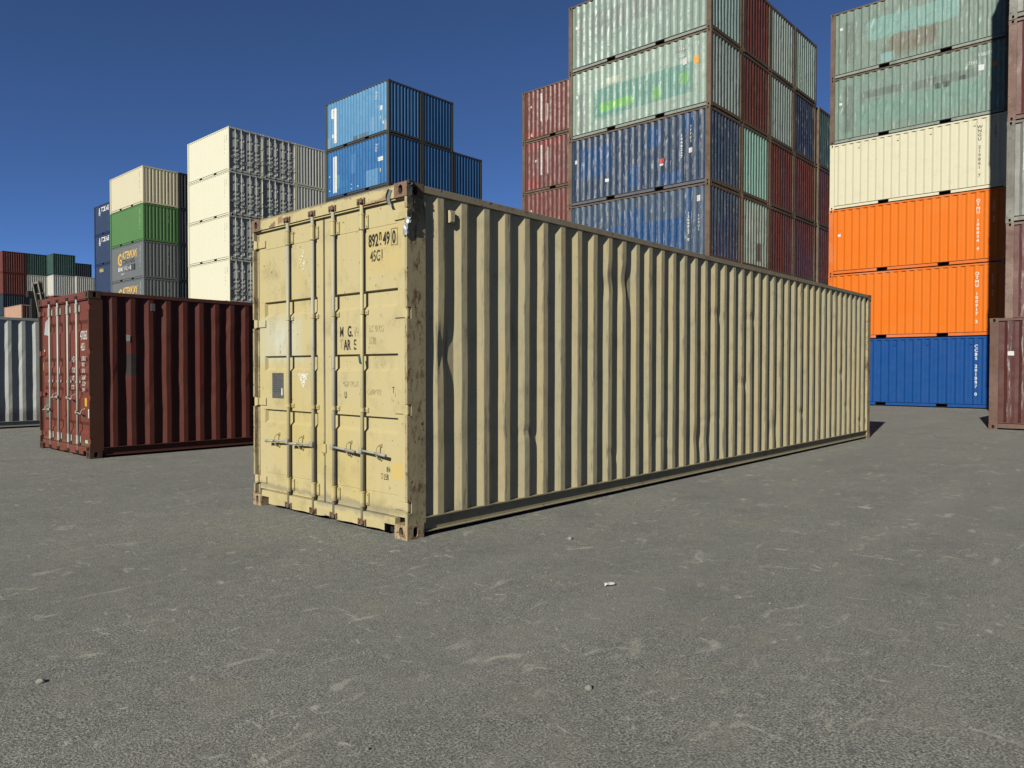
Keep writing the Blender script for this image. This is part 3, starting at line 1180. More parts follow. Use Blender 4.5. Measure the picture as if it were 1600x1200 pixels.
# ------------------------------------------------------------------ red container behind, left
RM = dict(
    paint=paint('maroon_side_paint', (0.135, 0.033, 0.022), rust=0.12, grime=0.3, fade=0.25, rough=0.5, spots=0.2, streak=0.15, fadecol=(0.2, 0.06, 0.04),
                patches=[('X', 0.53, 0.75, 1.28, 1.62, (0.04, 0.045, 0.045), 0.8, 0.01, 0.1), ('X', 1.6, 1.85, 0.95, 2.1, (0.16, 0.028, 0.02), 0.6, 0.02, 0.0)]),
    frame=paint('maroon_frame', (0.13, 0.04, 0.026), rust=0.35, grime=0.4, rough=0.6, spots=0.8, dirtcol=(0.05, 0.03, 0.02)),
    post=paint('brown_post', (0.105, 0.037, 0.02), rust=0.35, grime=0.4, rough=0.65, spots=0.9, dirtcol=(0.06, 0.035, 0.02)),
    cast=paint('brown_casting', (0.085, 0.045, 0.028), rust=0.5, grime=0.4, rough=0.75, spots=0.9, dirtcol=(0.05, 0.035, 0.025)),
    dpaint=paint('red_door_paint', (0.19, 0.050, 0.031), rust=0.08, grime=0.22, fade=0.3, rough=0.5, spots=0.2, streak=0.2, fadecol=(0.26, 0.085, 0.06), dirtcol=(0.08, 0.035, 0.025), bump=0.1,
                 patches=[('Y', 0.0, 2.4, 0.15, 0.24, (0.2, 0.12, 0.08), 0.5, 0.02, 0.1), ('Y', 0.6, 0.8, 1.9, 2.1, (0.19, 0.045, 0.03), 0.7, 0.01, 0)]),
    gasket=plain('black_rubber', (0.015, 0.013, 0.012), 0.8),
    rod=paint('pale_galvanised_rod', (0.55, 0.54, 0.48), rust=0.05, grime=0.2, rough=0.4, spots=0.2, dirtcol=(0.3, 0.28, 0.25), bump=0.03),
    cam=plain('dark_cam', (0.05, 0.03, 0.022), 0.8), steel=m_steel,
    bearing=paint('pale_bearing', (0.5, 0.49, 0.44), rust=0.08, grime=0.2, rough=0.5, spots=0.2))
RB = [(0.42, 0.50), (0.96, 1.03), (1.20, 1.27), (1.44, 1.51), (2.02, 2.10)]
rdoor = door_meshes('red', 2.591, [0.56, 0.98, 1.24 + 0.22, 1.24 + 0.64], 0.012, 0.017, 0.05, RB, 0.035, (0.055, 0.055), guides=(1.18,), hz=(0.92, 0.70), hlen=0.26, side_slope=0.03)
R = container((0.24, 7.80, 0), 0, 12.192, 2.591, RM, 'dark red container with pale lock rods standing left behind the beige one', None, door=rdoor, var=3)
RF = 0.05
for s, y0, z0, h, mt in (('470363', 0.50, 1.85, 0.14, wht), ('42G1', 0.48, 1.68, 0.12, wht), ('MGW', 0.9, 1.50, 0.09, whtw), ('32500KG', 0.47, 1.52, 0.07, whtw), ('71650LB', 0.47, 1.43, 0.06, whtw),
                         ('TARE', 0.88, 1.33, 0.08, whtw), ('3890KG', 0.45, 1.33, 0.06, whtw), ('NET', 0.9, 1.2, 0.08, whtw), ('28600KG', 0.47, 1.22, 0.07, whtw), ('CUBE', 0.93, 1.06, 0.07, whtw), ('67.5CM', 0.45, 1.12, 0.07, whtw), ('2390CF', 0.45, 1.03, 0.06, whtw)):
    lettering(s, R, 'door', y0, z0, h / 0.72, mt, fx=RF - 0.003, sx=0.52, bold=0.002)
ylw = plain('yellow_sticker', (0.75, 0.42, 0.03), 0.6)
whs = plain('white_label', (0.72, 0.72, 0.7), 0.6)
decal_poly('sticker', rectp(0.25, 0.34, 0.80, 0.93), R, ylw, fx=RF)
decal_poly('sticker', rectp(0.13, 0.20, 0.62, 0.76), R, whs, fx=RF)
decal_poly('sticker', rectp(0.20, 0.34, 0.22, 0.27), R, plain('green_white_label', (0.35, 0.65, 0.45), 0.6), fx=RF)
decal_poly('sticker', rectp(2.32, 2.345, 1.36, 1.5), R, ylw, fx=RF)
decal_poly('sticker', rectp(2.26, 2.30, 1.62, 1.72), R, whs, fx=RF)
decal_poly('sticker', [(1.6, 1.34), (1.5, 1.30), (1.5, 1.42)], R, whs, fx=RF)
decal_poly('sticker', [(2.25, 1.98), (2.0, 1.95), (2.05, 2.24), (2.18, 2.2)], R, plain('grey_white_label', (0.45, 0.46, 0.5), 0.6), fx=RF - 0.01)
m = MB()
m.box(RF - 0.004, RF - 0.0005, 2.05, 2.25, 0.55, 0.88)
link('data_plate', m.mesh('data_plate'), plain('olive_plate', (0.14, 0.13, 0.10), 0.5), R)
m = MB()
m.box(0.93, 1.0, 0.002, 0.044, 2.33, 2.45, bev=0.005)
link('vent', m.mesh('vent'), plain('grey_vent', (0.16, 0.15, 0.14), 0.6), R)
decal_poly('sticker', rectp(0.545, 0.605, 1.83, 1.93), R, plain('white_paper_label', (0.6, 0.62, 0.58), 0.6), face='lo', off=0.006)

# ------------------------------------------------------------------ white container, far left of the foreground row
WM = dict(
    paint=paint('white_grey_side_paint', (0.60, 0.62, 0.58), rust=0.12, grime=0.25, fade=0.2, rough=0.5, spots=0.35, streak=0.25, fadecol=(0.5, 0.52, 0.5), dirtcol=(0.2, 0.2, 0.18),
                patches=[('X', -1, 13, 0.1, 0.42, (0.16, 0.14, 0.12), 0.55, 0.12, 0.35)]),
    frame=paint('grey_frame', (0.40, 0.41, 0.37), rust=0.25, grime=0.4, rough=0.6, spots=0.5, dirtcol=(0.18, 0.17, 0.15)),
    cast=paint('grey_casting', (0.35, 0.36, 0.33), rust=0.4, grime=0.4, rough=0.7, spots=0.6))
container((-9.0, 15.55, 0), 0, 12.192, 2.591, WM, 'whitish grey container with rusty lower edge at the left edge of view', None, var=1)

# ------------------------------------------------------------------ the stacks
ru = paint


def pm_(name, col, **k):
    kw = dict(spec=0.1, rust=0.1, grime=0.18, fade=0.25, rough=0.42, spots=0.15, streak=0.2, bump=0.12)
    kw.update(k)
    return paint(name, col, **kw)


old = dict(rust=0.25, grime=0.35, fade=0.4, rough=0.4, spec=0.3, scr=0.7, ridge=('Y', CW - 0.008, 1), spots=0.4, streak=0.5, bump=0.4)
brown = paint('brown_rusty_frame', (0.14, 0.095, 0.065), rust=0.5, grime=0.5, rough=0.7, spots=1.0, dirtcol=(0.05, 0.035, 0.028), fadecol=(0.24, 0.18, 0.12), fade=0.5)
dgreyf = paint('dark_grey_frame', (0.07, 0.068, 0.062), rust=0.25, grime=0.4, rough=0.6, spots=0.5, dirtcol=(0.03, 0.028, 0.025))
railgr = paint('grey_green_lower_rail', (0.27, 0.31, 0.27), rust=0.25, grime=0.4, rough=0.6, spots=0.5)
railbl = paint('slate_lower_rail', (0.12, 0.13, 0.16), rust=0.3, grime=0.4, rough=0.6, spots=0.5)


def mk(p, f=None, c=None, end=None, **k):
    d = dict(paint=p, frame=f or p, cast=c or f or p)
    if end:
        d['end'] = end
    d.update(k)
    return d


GL = (0.34, 0.47, 0.39)
TEAL = (0.09, 0.27, 0.22)
GREY = (0.20, 0.235, 0.21)
P = {}
P['g5'] = paint('pale_green_grey_patched', (0.22, 0.31, 0.26), fadecol=(0.30, 0.38, 0.32), dirtcol=(0.1, 0.12, 0.1), patches=[
    ('X', 4.2, 5.0, 1.0, 2.05, GREY, 0.65, 0.03, 0.2), ('X', 5.30, 5.65, 0.5, 2.25, GREY, 0.7, 0.04, 0.15), ('X', 3.45, 4.1, 1.15, 2.0, GREY, 0.8, 0.03, 0.15),
    ('X', 2.2, 3.2, 1.2, 2.1, GREY, 0.75, 0.03, 0.18), ('X', 1.2, 2.1, 1.35, 2.3, GREY, 0.6, 0.03, 0.2)], **old)
P['g4'] = paint('pale_green_logo_ghost', (0.27, 0.37, 0.305), fadecol=(0.35, 0.42, 0.36), dirtcol=(0.1, 0.12, 0.1), patches=[
    ('X', 0.7, 4.85, 0.62, 1.68, TEAL, 0.72, 0.02, 0.04), ('X', 3.5, 4.9, 0.5, 0.9, TEAL, 0.5, 0.05, 0.1),
    ('X', 3.1, 4.6, 0.78, 1.12, (0.17, 0.46, 0.08), 0.8, 0.03, 0.12), ('X', 1.95, 2.3, 0.72, 1.12, (0.18, 0.45, 0.1), 0.75, 0.05, 0.1), ('X', 0.85, 1.2, 0.98, 1.35, (0.18, 0.45, 0.1), 0.7, 0.05, 0.1),
    ('X', 3.7, 4.3, 1.75, 2.0, (0.55, 0.62, 0.45), 0.7, 0.02, 0.08), ('X', 5.25, 5.6, 0.2, 1.7, GREY, 0.8, 0.04, 0.15), ('X', 0.9, 1.35, 2.1, 2.25, GREY, 0.9, 0.02, 0.1)], **old)
BL2 = (0.004, 0.06, 0.19)
P['b3'] = paint('navy_patched', (0.018, 0.042, 0.09), fadecol=(0.035, 0.062, 0.11), dirtcol=(0.035, 0.035, 0.05), patches=[
    ('X', 4.0, 5.5, 1.0, 2.15, BL2, 0.75, 0.03, 0.25), ('X', 1.9, 2.45, 1.6, 2.3, BL2, 0.9, 0.02, 0.05), ('X', 1.1, 2.0, 0.2, 0.6, BL2, 0.8, 0.04, 0.3), ('X', 2.8, 3.3, 0.3, 1.1, BL2, 0.8, 0.04, 0.2),
    ('X', 0.65, 1.0, 1.9, 2.5, BL2, 0.8, 0.02, 0.03)], **old)
P['b2'] = paint('navy_logo_ghost', (0.036, 0.07, 0.125), fadecol=(0.065, 0.10, 0.155), dirtcol=(0.04, 0.045, 0.06), patches=[
    ('X', 1.0, 4.4, 0.4, 1.55, BL2, 0.95, 0.03, 0.2), ('X', 2.6, 3.6, 1.5, 2.1, BL2, 0.8, 0.04, 0.3), ('X', 0.7, 0.95, 1.5, 2.5, BL2, 0.8, 0.02, 0.05)], **old)
oldend = dict(old)
oldend['ridge'] = ('X', 0.012, 1)
oldend['streak'] = 0.9
oldend['grime'] = 0.45


def endp(name, col, **k):
    d = dict(oldend)
    d.update(k)
    return paint(name, col, **d)


E_g5 = endp('mint_end_streaked', (0.30, 0.42, 0.38), dirtcol=(0.03, 0.05, 0.05))
E_g4 = endp('grey_green_end_streaked', (0.30, 0.36, 0.32), dirtcol=(0.03, 0.04, 0.035))
E_bl = endp('navy_end', (0.035, 0.065, 0.125), dirtcol=(0.02, 0.025, 0.035))
E_mr = endp('maroon_end', (0.13, 0.037, 0.026), scr=0.2, rust=0.3, spec=0.15, dirtcol=(0.04, 0.015, 0.012), fadecol=(0.17, 0.06, 0.045))
E_mint = endp('bright_mint_end', (0.28, 0.50, 0.41), dirtcol=(0.06, 0.1, 0.08), grime=0.25, streak=0.5)
E_mintp = endp('pale_mint_end_patched', (0.36, 0.45, 0.36), dirtcol=(0.04, 0.05, 0.04), patches=[('Y', 0.75, 1.1, 0.3, 1.0, (0.08, 0.03, 0.02), 0.8, 0.03, 0.2), ('Y', 1.5, 2.2, 1.2, 2.0, (0.5, 0.52, 0.5), 0.5, 0.03, 0.2)])
E_pgr = endp('pale_grey_green_end', (0.36, 0.43, 0.38), dirtcol=(0.04, 0.05, 0.04))
E_pm = endp('pale_mint_end', (0.34, 0.46, 0.38), dirtcol=(0.03, 0.05, 0.04))
E_nv = endp('dark_navy_end', (0.03, 0.042, 0.08), dirtcol=(0.015, 0.02, 0.03))
E_dg = endp('dark_green_end', (0.05, 0.10, 0.075), dirtcol=(0.02, 0.03, 0.02))
oldm = dict(old, scr=0.3, rust=0.15, spec=0.2)
P['mr'] = paint('maroon_side_weathered', (0.155, 0.043, 0.034), fadecol=(0.19, 0.07, 0.055), dirtcol=(0.06, 0.03, 0.025), **oldm)
P['mr5'] = paint('maroon_side_bands', (0.15, 0.045, 0.038), fadecol=(0.185, 0.07, 0.055), dirtcol=(0.06, 0.03, 0.025), patches=[('X', 5.0, 6.0, 0.1, 0.5, (0.25, 0.03, 0.02), 0.7, 0.03, 0.1), ('X', 2.3, 2.7, 0.15, 0.35, (0.25, 0.03, 0.02), 0.7, 0.02, 0.1)], **oldm)
P['mr4'] = paint('maroon_side_patched', (0.15, 0.045, 0.04), fadecol=(0.185, 0.07, 0.055), dirtcol=(0.06, 0.03, 0.025), patches=[
    ('X', 0.2, 1.3, 0.3, 1.3, (0.30, 0.10, 0.055), 0.6, 0.02, 0.05), ('X', 0.6, 1.7, 1.1, 1.8, (0.30, 0.10, 0.055), 0.6, 0.02, 0.05), ('X', 2.6, 3.8, 0.9, 1.5, (0.10, 0.045, 0.035), 0.6, 0.04, 0.4),
    ('X', 5.0, 5.8, 0.2, 0.7, (0.25, 0.03, 0.025), 0.7, 0.02, 0.05), ('X', 3.4, 6.0, 2.2, 2.5, (0.25, 0.03, 0.025), 0.5, 0.03, 0.1)], **oldm)
P['gA'] = paint('sage_green_rust_patch', (0.17, 0.245, 0.20), fadecol=(0.25, 0.31, 0.265), dirtcol=(0.07, 0.09, 0.07), patches=[
    ('X', 1.6, 4.7, 1.15, 1.95, (0.20, 0.40, 0.36), 0.75, 0.03, 0.35), ('X', 2.3, 3.9, 0.45, 1.15, (0.15, 0.10, 0.06), 0.6, 0.08, 0.4), ('X', 2.9, 4.2, 0.3, 0.7, (0.16, 0.16, 0.10), 0.5, 0.08, 0.4),
    ('X', 5.2, 5.55, 0.5, 2.1, (0.10, 0.13, 0.11), 0.6, 0.05, 0.1), ('X', 3.75, 4.2, 0.2, 0.55, (0.25, 0.45, 0.45), 0.7, 0.03, 0.1)], **old)
P['gB'] = paint('sage_green_stripe_ghost', (0.17, 0.26, 0.215), fadecol=(0.25, 0.32, 0.275), dirtcol=(0.07, 0.09, 0.07), patches=[
    ('X', 3.5, 4.9, 1.55, 1.85, (0.10, 0.12, 0.105), 0.6, 0.03, 0.1), ('X', 1.0, 3.1, 1.45, 1.78, (0.11, 0.13, 0.115), 0.6, 0.03, 0.12), ('X', 0.8, 5.1, 0.5, 1.4, (0.14, 0.29, 0.24), 0.6, 0.05, 0.3),
    ('X', 5.2, 5.55, 0.4, 2.2, (0.10, 0.13, 0.11), 0.6, 0.05, 0.1), ('X', 1.88, 2.06, 1.32, 1.52, (0.015, 0.04, 0.035), 0.9, 0.02, 0.05), ('X', 2.16, 2.34, 1.32, 1.52, (0.015, 0.04, 0.035), 0.9, 0.02, 0.05), ('X', 1.35, 1.55, 1.45, 1.6, (0.015, 0.04, 0.035), 0.9, 0.02, 0.05)], **old)
P['cr'] = pm_('cream_paint', (0.74, 0.70, 0.52), rust=0.02, fadecol=(0.7, 0.66, 0.48), dirtcol=(0.45, 0.41, 0.3), spots=0.1)
P['cr2'] = pm_('cream_paint_light', (0.80, 0.77, 0.60), rust=0.0, fadecol=(0.76, 0.73, 0.57), dirtcol=(0.55, 0.5, 0.36), spots=0.0, grime=0.1, streak=0.1, bump=0.05)
P['crg'] = pm_('cream_door_paint', (0.66, 0.66, 0.58), rust=0.0, spots=0.0, bump=0.05, rough=0.35)
P['beige'] = pm_('pale_beige_paint', (0.72, 0.66, 0.47), rust=0.01, fadecol=(0.66, 0.6, 0.44), dirtcol=(0.5, 0.45, 0.33), spots=0.05)
P['or'] = pm_('orange_paint', (0.83, 0.19, 0.012), rust=0.02, fadecol=(0.80, 0.24, 0.04), dirtcol=(0.5, 0.13, 0.02), spots=0.12, grime=0.15, bump=0.06)
P['bl0'] = pm_('cobalt_blue_paint', (0.009, 0.075, 0.29), rust=0.01, fadecol=(0.015, 0.09, 0.31), dirtcol=(0.03, 0.08, 0.22), spots=0.1, bump=0.08)
P['bt'] = pm_('sky_blue_faded', (0.10, 0.28, 0.50), fadecol=(0.15, 0.35, 0.54), dirtcol=(0.08, 0.16, 0.28), spots=0.35, patches=[
    ('X', 2.85, 3.3, 0.1, 0.42, (0.09, 0.11, 0.12), 0.8, 0.02, 0.02), ('X', 1.85, 2.75, 0.1, 0.42, (0.10, 0.14, 0.17), 0.75, 0.02, 0.02), ('X', 1.35, 1.65, 0.35, 1.1, (0.25, 0.38, 0.5), 0.6, 0.03, 0.02), ('X', 0.2, 0.45, 0.2, 0.75, (0.35, 0.36, 0.36), 0.6, 0.03, 0.05), ('X', 5.6, 5.9, 0.15, 0.8, (0.35, 0.40, 0.42), 0.5, 0.06, 0.15)])
P['bm'] = pm_('mid_blue_paint', (0.028, 0.145, 0.37), fadecol=(0.05, 0.19, 0.42), dirtcol=(0.03, 0.1, 0.22), spots=0.3, patches=[
    ('X', 0.95, 2.05, 0.15, 1.1, (0.13, 0.30, 0.52), 0.85, 0.01, 0.0), ('X', 3.1, 3.5, 1.2, 2.3, (0.08, 0.24, 0.48), 0.6, 0.05, 0.02), ('X', 4.6, 4.95, 0.55, 1.35, (0.10, 0.28, 0.36), 0.7, 0.02, 0.02), ('X', 3.8, 4.5, 0.6, 0.95, (0.05, 0.2, 0.44), 0.4, 0.03, 0.1)])
P['grn'] = pm_('leaf_green_paint', (0.105, 0.24, 0.085), fadecol=(0.13, 0.28, 0.11), dirtcol=(0.06, 0.14, 0.05))
P['gry'] = pm_('slate_grey_paint', (0.165, 0.18, 0.185), fadecol=(0.2, 0.21, 0.215), dirtcol=(0.1, 0.1, 0.1))
P['nav'] = pm_('navy_paint', (0.035, 0.058, 0.125), fadecol=(0.06, 0.085, 0.155), dirtcol=(0.03, 0.04, 0.07), spots=0.3)
P['dsl'] = pm_('dark_slate_paint', (0.05, 0.06, 0.075), fadecol=(0.07, 0.08, 0.1))
P['wh'] = pm_('white_grey_far', (0.62, 0.61, 0.56), fadecol=(0.5, 0.5, 0.46), dirtcol=(0.25, 0.24, 0.2))
P['tl'] = pm_('dark_teal_far', (0.045, 0.10, 0.085), fadecol=(0.12, 0.18, 0.16), dirtcol=(0.02, 0.04, 0.035))
P['mf'] = pm_('maroon_far', (0.16, 0.045, 0.032), fadecol=(0.2, 0.07, 0.05), dirtcol=(0.06, 0.02, 0.015), rust=0.2)
P['nf'] = pm_('navy_far', (0.03, 0.045, 0.06), fadecol=(0.05, 0.065, 0.08))
P['pk'] = pm_('faded_pink_brown', (0.55, 0.33, 0.23), fadecol=(0.62, 0.45, 0.34), dirtcol=(0.3, 0.12, 0.08), streak=0.7, rust=0.3)
fr_or = pm_('orange_frame', (0.75, 0.17, 0.02), rust=0.1)

ST, HC = 2.591, 2.896
ORD6 = ['bottom', 'second lowest', 'third lowest', 'fourth up', 'fifth up', 'topmost']
L20 = 6.058
jit = random.Random(3)


def stack_box(X, Yv, lvl, H, mats, label, group, var=0, door=None, cat='shipping container', L=L20):
    dx, dy = jit.uniform(-0.008, 0.008), jit.uniform(-0.015, 0.015)
    return container((X + CW + dx, Yv + dy, lvl * H), math.pi / 2 + jit.uniform(-0.0012, 0.0012), L, H, mats, label, group, door=door, var=var, cat=cat)


# ---- central stack
GC = 'twenty foot containers in the tall central stack'
cx0 = [19.35, 21.83, 24.31, 26.79]
CY = 7.19
m_mr = mk(P['mr'], brown, end=E_mr)
hid = mk(P['b2'], brown, end=E_bl, brail=railbl)
cols = [
    {5: (mk(P['g5'], brown, end=E_g5, brail=railgr), 'pale green container with grey painted-out blotches, top front corner of central stack', 1),
     4: (mk(P['g4'], brown, end=E_g4, brail=railgr), 'pale green container with bright green smears and teal ghost logo in central stack', 2),
     3: (mk(P['b3'], brown, end=E_bl, brail=railbl), 'navy container with red and white sticker, upper of two in central stack', 3),
     2: (mk(P['b2'], brown, end=E_bl, brail=railbl), 'navy container with bright blue ghost logo, directly above the beige one', 1)},
    {5: (mk(P['mr'], brown, end=E_mr), 'streaked maroon container end, top of second column in central stack', 2),
     4: (mk(P['mr'], brown, end=E_mr), 'maroon container end below the top maroon one in central stack', 3),
     3: (mk(P['g4'], brown, end=E_mint), 'bright mint green container end under the maroon ones in central stack', 1),
     2: (mk(P['g4'], brown, end=E_mintp), 'pale mint container end with dark rust patch, below the bright mint one', 2)},
    {5: (mk(P['g5'], brown, end=E_pgr), 'grey-green container end, top of third column in central stack', 3),
     4: (mk(P['g5'], brown, end=E_g4), 'streaked grey-green container end between green top and maroon in third column', 1),
     3: (m_mr, 'maroon container end under grey-green one, third column of central stack', 2),
     2: (m_mr, 'lower maroon container end in third column of central stack', 3)},
    {5: (mk(P['g5'], brown, end=E_pm), 'pale mint container end, top right corner of central stack', 1),
     4: (mk(P['b3'], brown, end=E_nv), 'dark navy container end under the top right mint one in central stack', 2),
     3: (m_mr, 'maroon container end under the navy one, fourth column of central stack', 3),
     2: (m_mr, 'lower maroon container end in fourth column of central stack', 1)}]
cobj = {}
for ci, cdict in enumerate(cols):
    for lv in range(6):
        if lv in cdict:
            mt, lb, var = cdict[lv]
        else:
            mt, lb, var = hid, 'container low in the central stack hidden behind the beige one', 0
        cobj[(ci, lv)] = stack_box(cx0[ci], CY, lv, ST, mt, lb, GC, var)
for lv, mt, lb in ((4, mk(P['g5'], brown, end=E_dg), 'dark green container end, highest of the rear column right of central stack'),
                   (3, m_mr, 'maroon container end below dark green one in rear right column'),
                   (2, mk(P['mf'], brown, end=E_mr), 'lowest visible maroon container end in rear right column'),
                   (1, hid, 'container low in the central stack hidden behind the beige one'), (0, hid, 'container low in the central stack hidden behind the beige one')):
    stack_box(29.45, CY - 0.05, lv, ST, mt, lb, GC, 1)

# stickers and lettering on the central stack
org = plain('orange_label', (0.72, 0.36, 0.05), 0.6)
redl = plain('red_label', (0.65, 0.06, 0.04), 0.6)
c4 = cobj[(0, 4)]
lettering('131643', c4, 'hi', 1.32, 2.14, 0.17, wht, sx=0.85)
lettering('5', c4, 'hi', 0.52, 2.17, 0.17, wht, sx=0.85)
lettering('2261', c4, 'hi', 1.22, 1.92, 0.15, wht, sx=0.9)
sticker_hi(c4, 0.46, 0.64, 1.55, 1.82, org)
sticker_hi(c4, 0.92, 1.08, 1.62, 1.84, whs)
sticker_hi(c4, 5.62, 5.70, 1.55, 1.66, whs)
sticker_hi(cobj[(0, 5)], 5.62, 5.72, 1.62, 1.75, whs)
c3 = cobj[(0, 3)]
lettering('1448237', c3, 'hi', 1.10, 1.75, 0.13, wht, vertical=True, sx=1.0, bold=0.003)
lettering('7PPU5', c3, 'hi', 0.74, 1.98, 0.13, wht, vertical=True, sx=0.9, bold=0.003)
sticker_hi(c3, 0.68, 0.82, 1.13, 1.30, whs)
sticker_hi(c3, 1.78, 1.96, 0.98, 1.13, redl)
sticker_hi(c3, 1.80, 1.96, 0.88, 0.96, whs)
sticker_hi(c3, 4.15, 4.30, 0.70, 0.82, whs)
sticker_hi(c3, 5.62, 5.72, 1.62, 1.76, whs)
c2 = cobj[(0, 2)]
lettering('1308027 0', c2, 'hi', 0.82, 1.60, 0.12, wht, vertical=True, sx=1.0, bold=0.003)
lettering('7PPU5', c2, 'hi', 0.42, 1.45, 0.12, wht, vertical=True, sx=0.9, bold=0.003)
sticker_hi(c2, 0.36, 0.50, 2.0, 2.2, whs)

# ---- maroon stack behind the central one, left
GM = 'maroon containers left of the central stack'
mo = {}
for lv, pk, lb in ((5, 'mr5', 'maroon container with tall white stripes, topmost left of the central stack'), (4, 'mr4', 'maroon container with orange-brown patches between two other maroon ones'),
                   (3, 'mr', 'maroon container just above the beige roof edge, lowest visible of three'), (2, 'mr', 'maroon container hidden low behind the beige one'), (1, 'mr', 'maroon container hidden low behind the beige one'), (0, 'mr', 'maroon container hidden low behind the beige one')):
    mo[lv] = stack_box(24.85, 14.42, lv, ST, mk(P[pk], brown), lb, GM, (lv % 3) + 1)
for lv in (5, 4):
    for (a0, a1, z0, z1) in ((4.75, 4.83, 0.6, 2.35), (4.35, 4.42, 0.6, 1.75 if lv == 5 else 2.2)):
        sticker_hi(mo[lv], a0, a1, z0 + (0.2 if lv == 4 else 0.3), z1 - 0.05, whtw, 'white_stripe')
sticker_hi(mo[5], 5.4, 5.52, 1.7, 1.8, whs)
sticker_hi(mo[5], 5.35, 5.5, 0.1 + 0.15, 0.38, whtw)
sticker_hi(mo[4], 5.1, 5.22, 1.5, 1.62, whs)
sticker_hi(mo[4], 2.6, 2.72, 2.3, 2.42, whs)
sticker_hi(mo[3], 5.4, 5.52, 1.6, 1.72, whs)

# ---- blue stack
GB = 'blue containers of the stack behind the beige doors'
bx0 = [22.02, 24.50, 26.98]
bY = 27.76
bend = pm_('blue_end_paint', (0.055, 0.17, 0.36), fadecol=(0.10, 0.24, 0.42), dirtcol=(0.01, 0.03, 0.08), streak=0.4)
bend2 = pm_('deep_blue_end_paint', (0.03, 0.11, 0.27), fadecol=(0.06, 0.17, 0.34), dirtcol=(0.01, 0.025, 0.07), streak=0.4)
blab = {(0, 5): 'faded sky blue container with white vertical placard, top of blue stack', (0, 4): 'mid blue container with pale square patch, second in blue stack',
        (1, 5): 'blue container end beside the sky blue one, top of second column', (1, 4): 'blue container end, second from top in middle column of blue stack', (2, 4): 'blue container end, top of the lower right column of blue stack'}
bo = {}
for ci in range(3):
    for lv in range(6 if ci < 2 else 5):
        p = 'bt' if lv == 5 else 'bm'
        lb = blab.get((ci, lv), 'blue container hidden low behind the beige one')
        bo[(ci, lv)] = stack_box(bx0[ci], bY, lv, HC, mk(P[p], dgreyf, end=bend if (lv == 5 and ci == 0) else bend2), lb, GB, 0)
red_ = plain('red_letter_paint', (0.6, 0.06, 0.05), 0.6)
fade_ = decal('faded_letter_paint', (0.45, 0.42, 0.42), 0.3, 20)
wpan = plain('white_panel_paint', (0.78, 0.78, 0.76), 0.5)
for k, (z0, z1, wd) in enumerate(((0.42, 2.5, 0.0), (0.42, 2.5, 0.0))):
    b = bo[(0, 5 - k)]
    if k == 0:
        sticker_hi(b, 4.93, 5.22, 0.40, 2.45, wpan, 'white_placard')
        sticker_hi(b, 5.22, 5.42, 1.9, 2.45, wpan, 'white_placard')
        lettering('P', b, 'hi', 5.32, 2.02, 0.5, red_, H=HC, sx=0.8, bold=0.02)
        sticker_hi(b, 5.0, 5.2, 0.47, 0.53, red_)
        sticker_hi(b, 5.25, 5.35, 0.75, 0.95, whs)
    else:
        sticker_hi(b, 4.93, 5.30, 0.35, 2.5, wpan, 'white_placard')
        lettering('FCEVCNU', b, 'hi', 5.12, 2.15, 0.28, fade_, H=HC, vertical=True, sx=0.8)
for lv, dz in ((5, 0), (4, 0)):
    b = bo[(0, lv)]
    for q in range(3):
        lettering(('TRHU', '22G1', '301')[q], b, 'hi', 1.22, 2.35 - q * 0.16, 0.16, wht, H=HC, sx=0.7)
    if lv == 5:
        lettering('F', b, 'hi', 1.0, 1.45, 0.26, wht, H=HC)
        sticker_hi(b, 0.58, 0.82, 1.35, 1.6, whs)
        sticker_hi(b, 0.72, 0.80, 0.88, 1.05, plain('pale_yellow_label', (0.7, 0.6, 0.25)))
        sticker_hi(b, 0.42, 0.56, 0.55, 0.72, whs)
    else:
        sticker_hi(b, 0.55, 0.98, 1.45, 1.68, whs)
        sticker_hi(b, 0.70, 0.82, 0.85, 1.05, bpy.data.materials['pale_yellow_label'])
        for a, z in ((3.4, 0.55), (2.8, 0.35), (3.4, 0.3), (5.6, 0.5), (5.6, 1.35)):
            sticker_hi(b, a, a + 0.08, z, z + 0.06, whs)

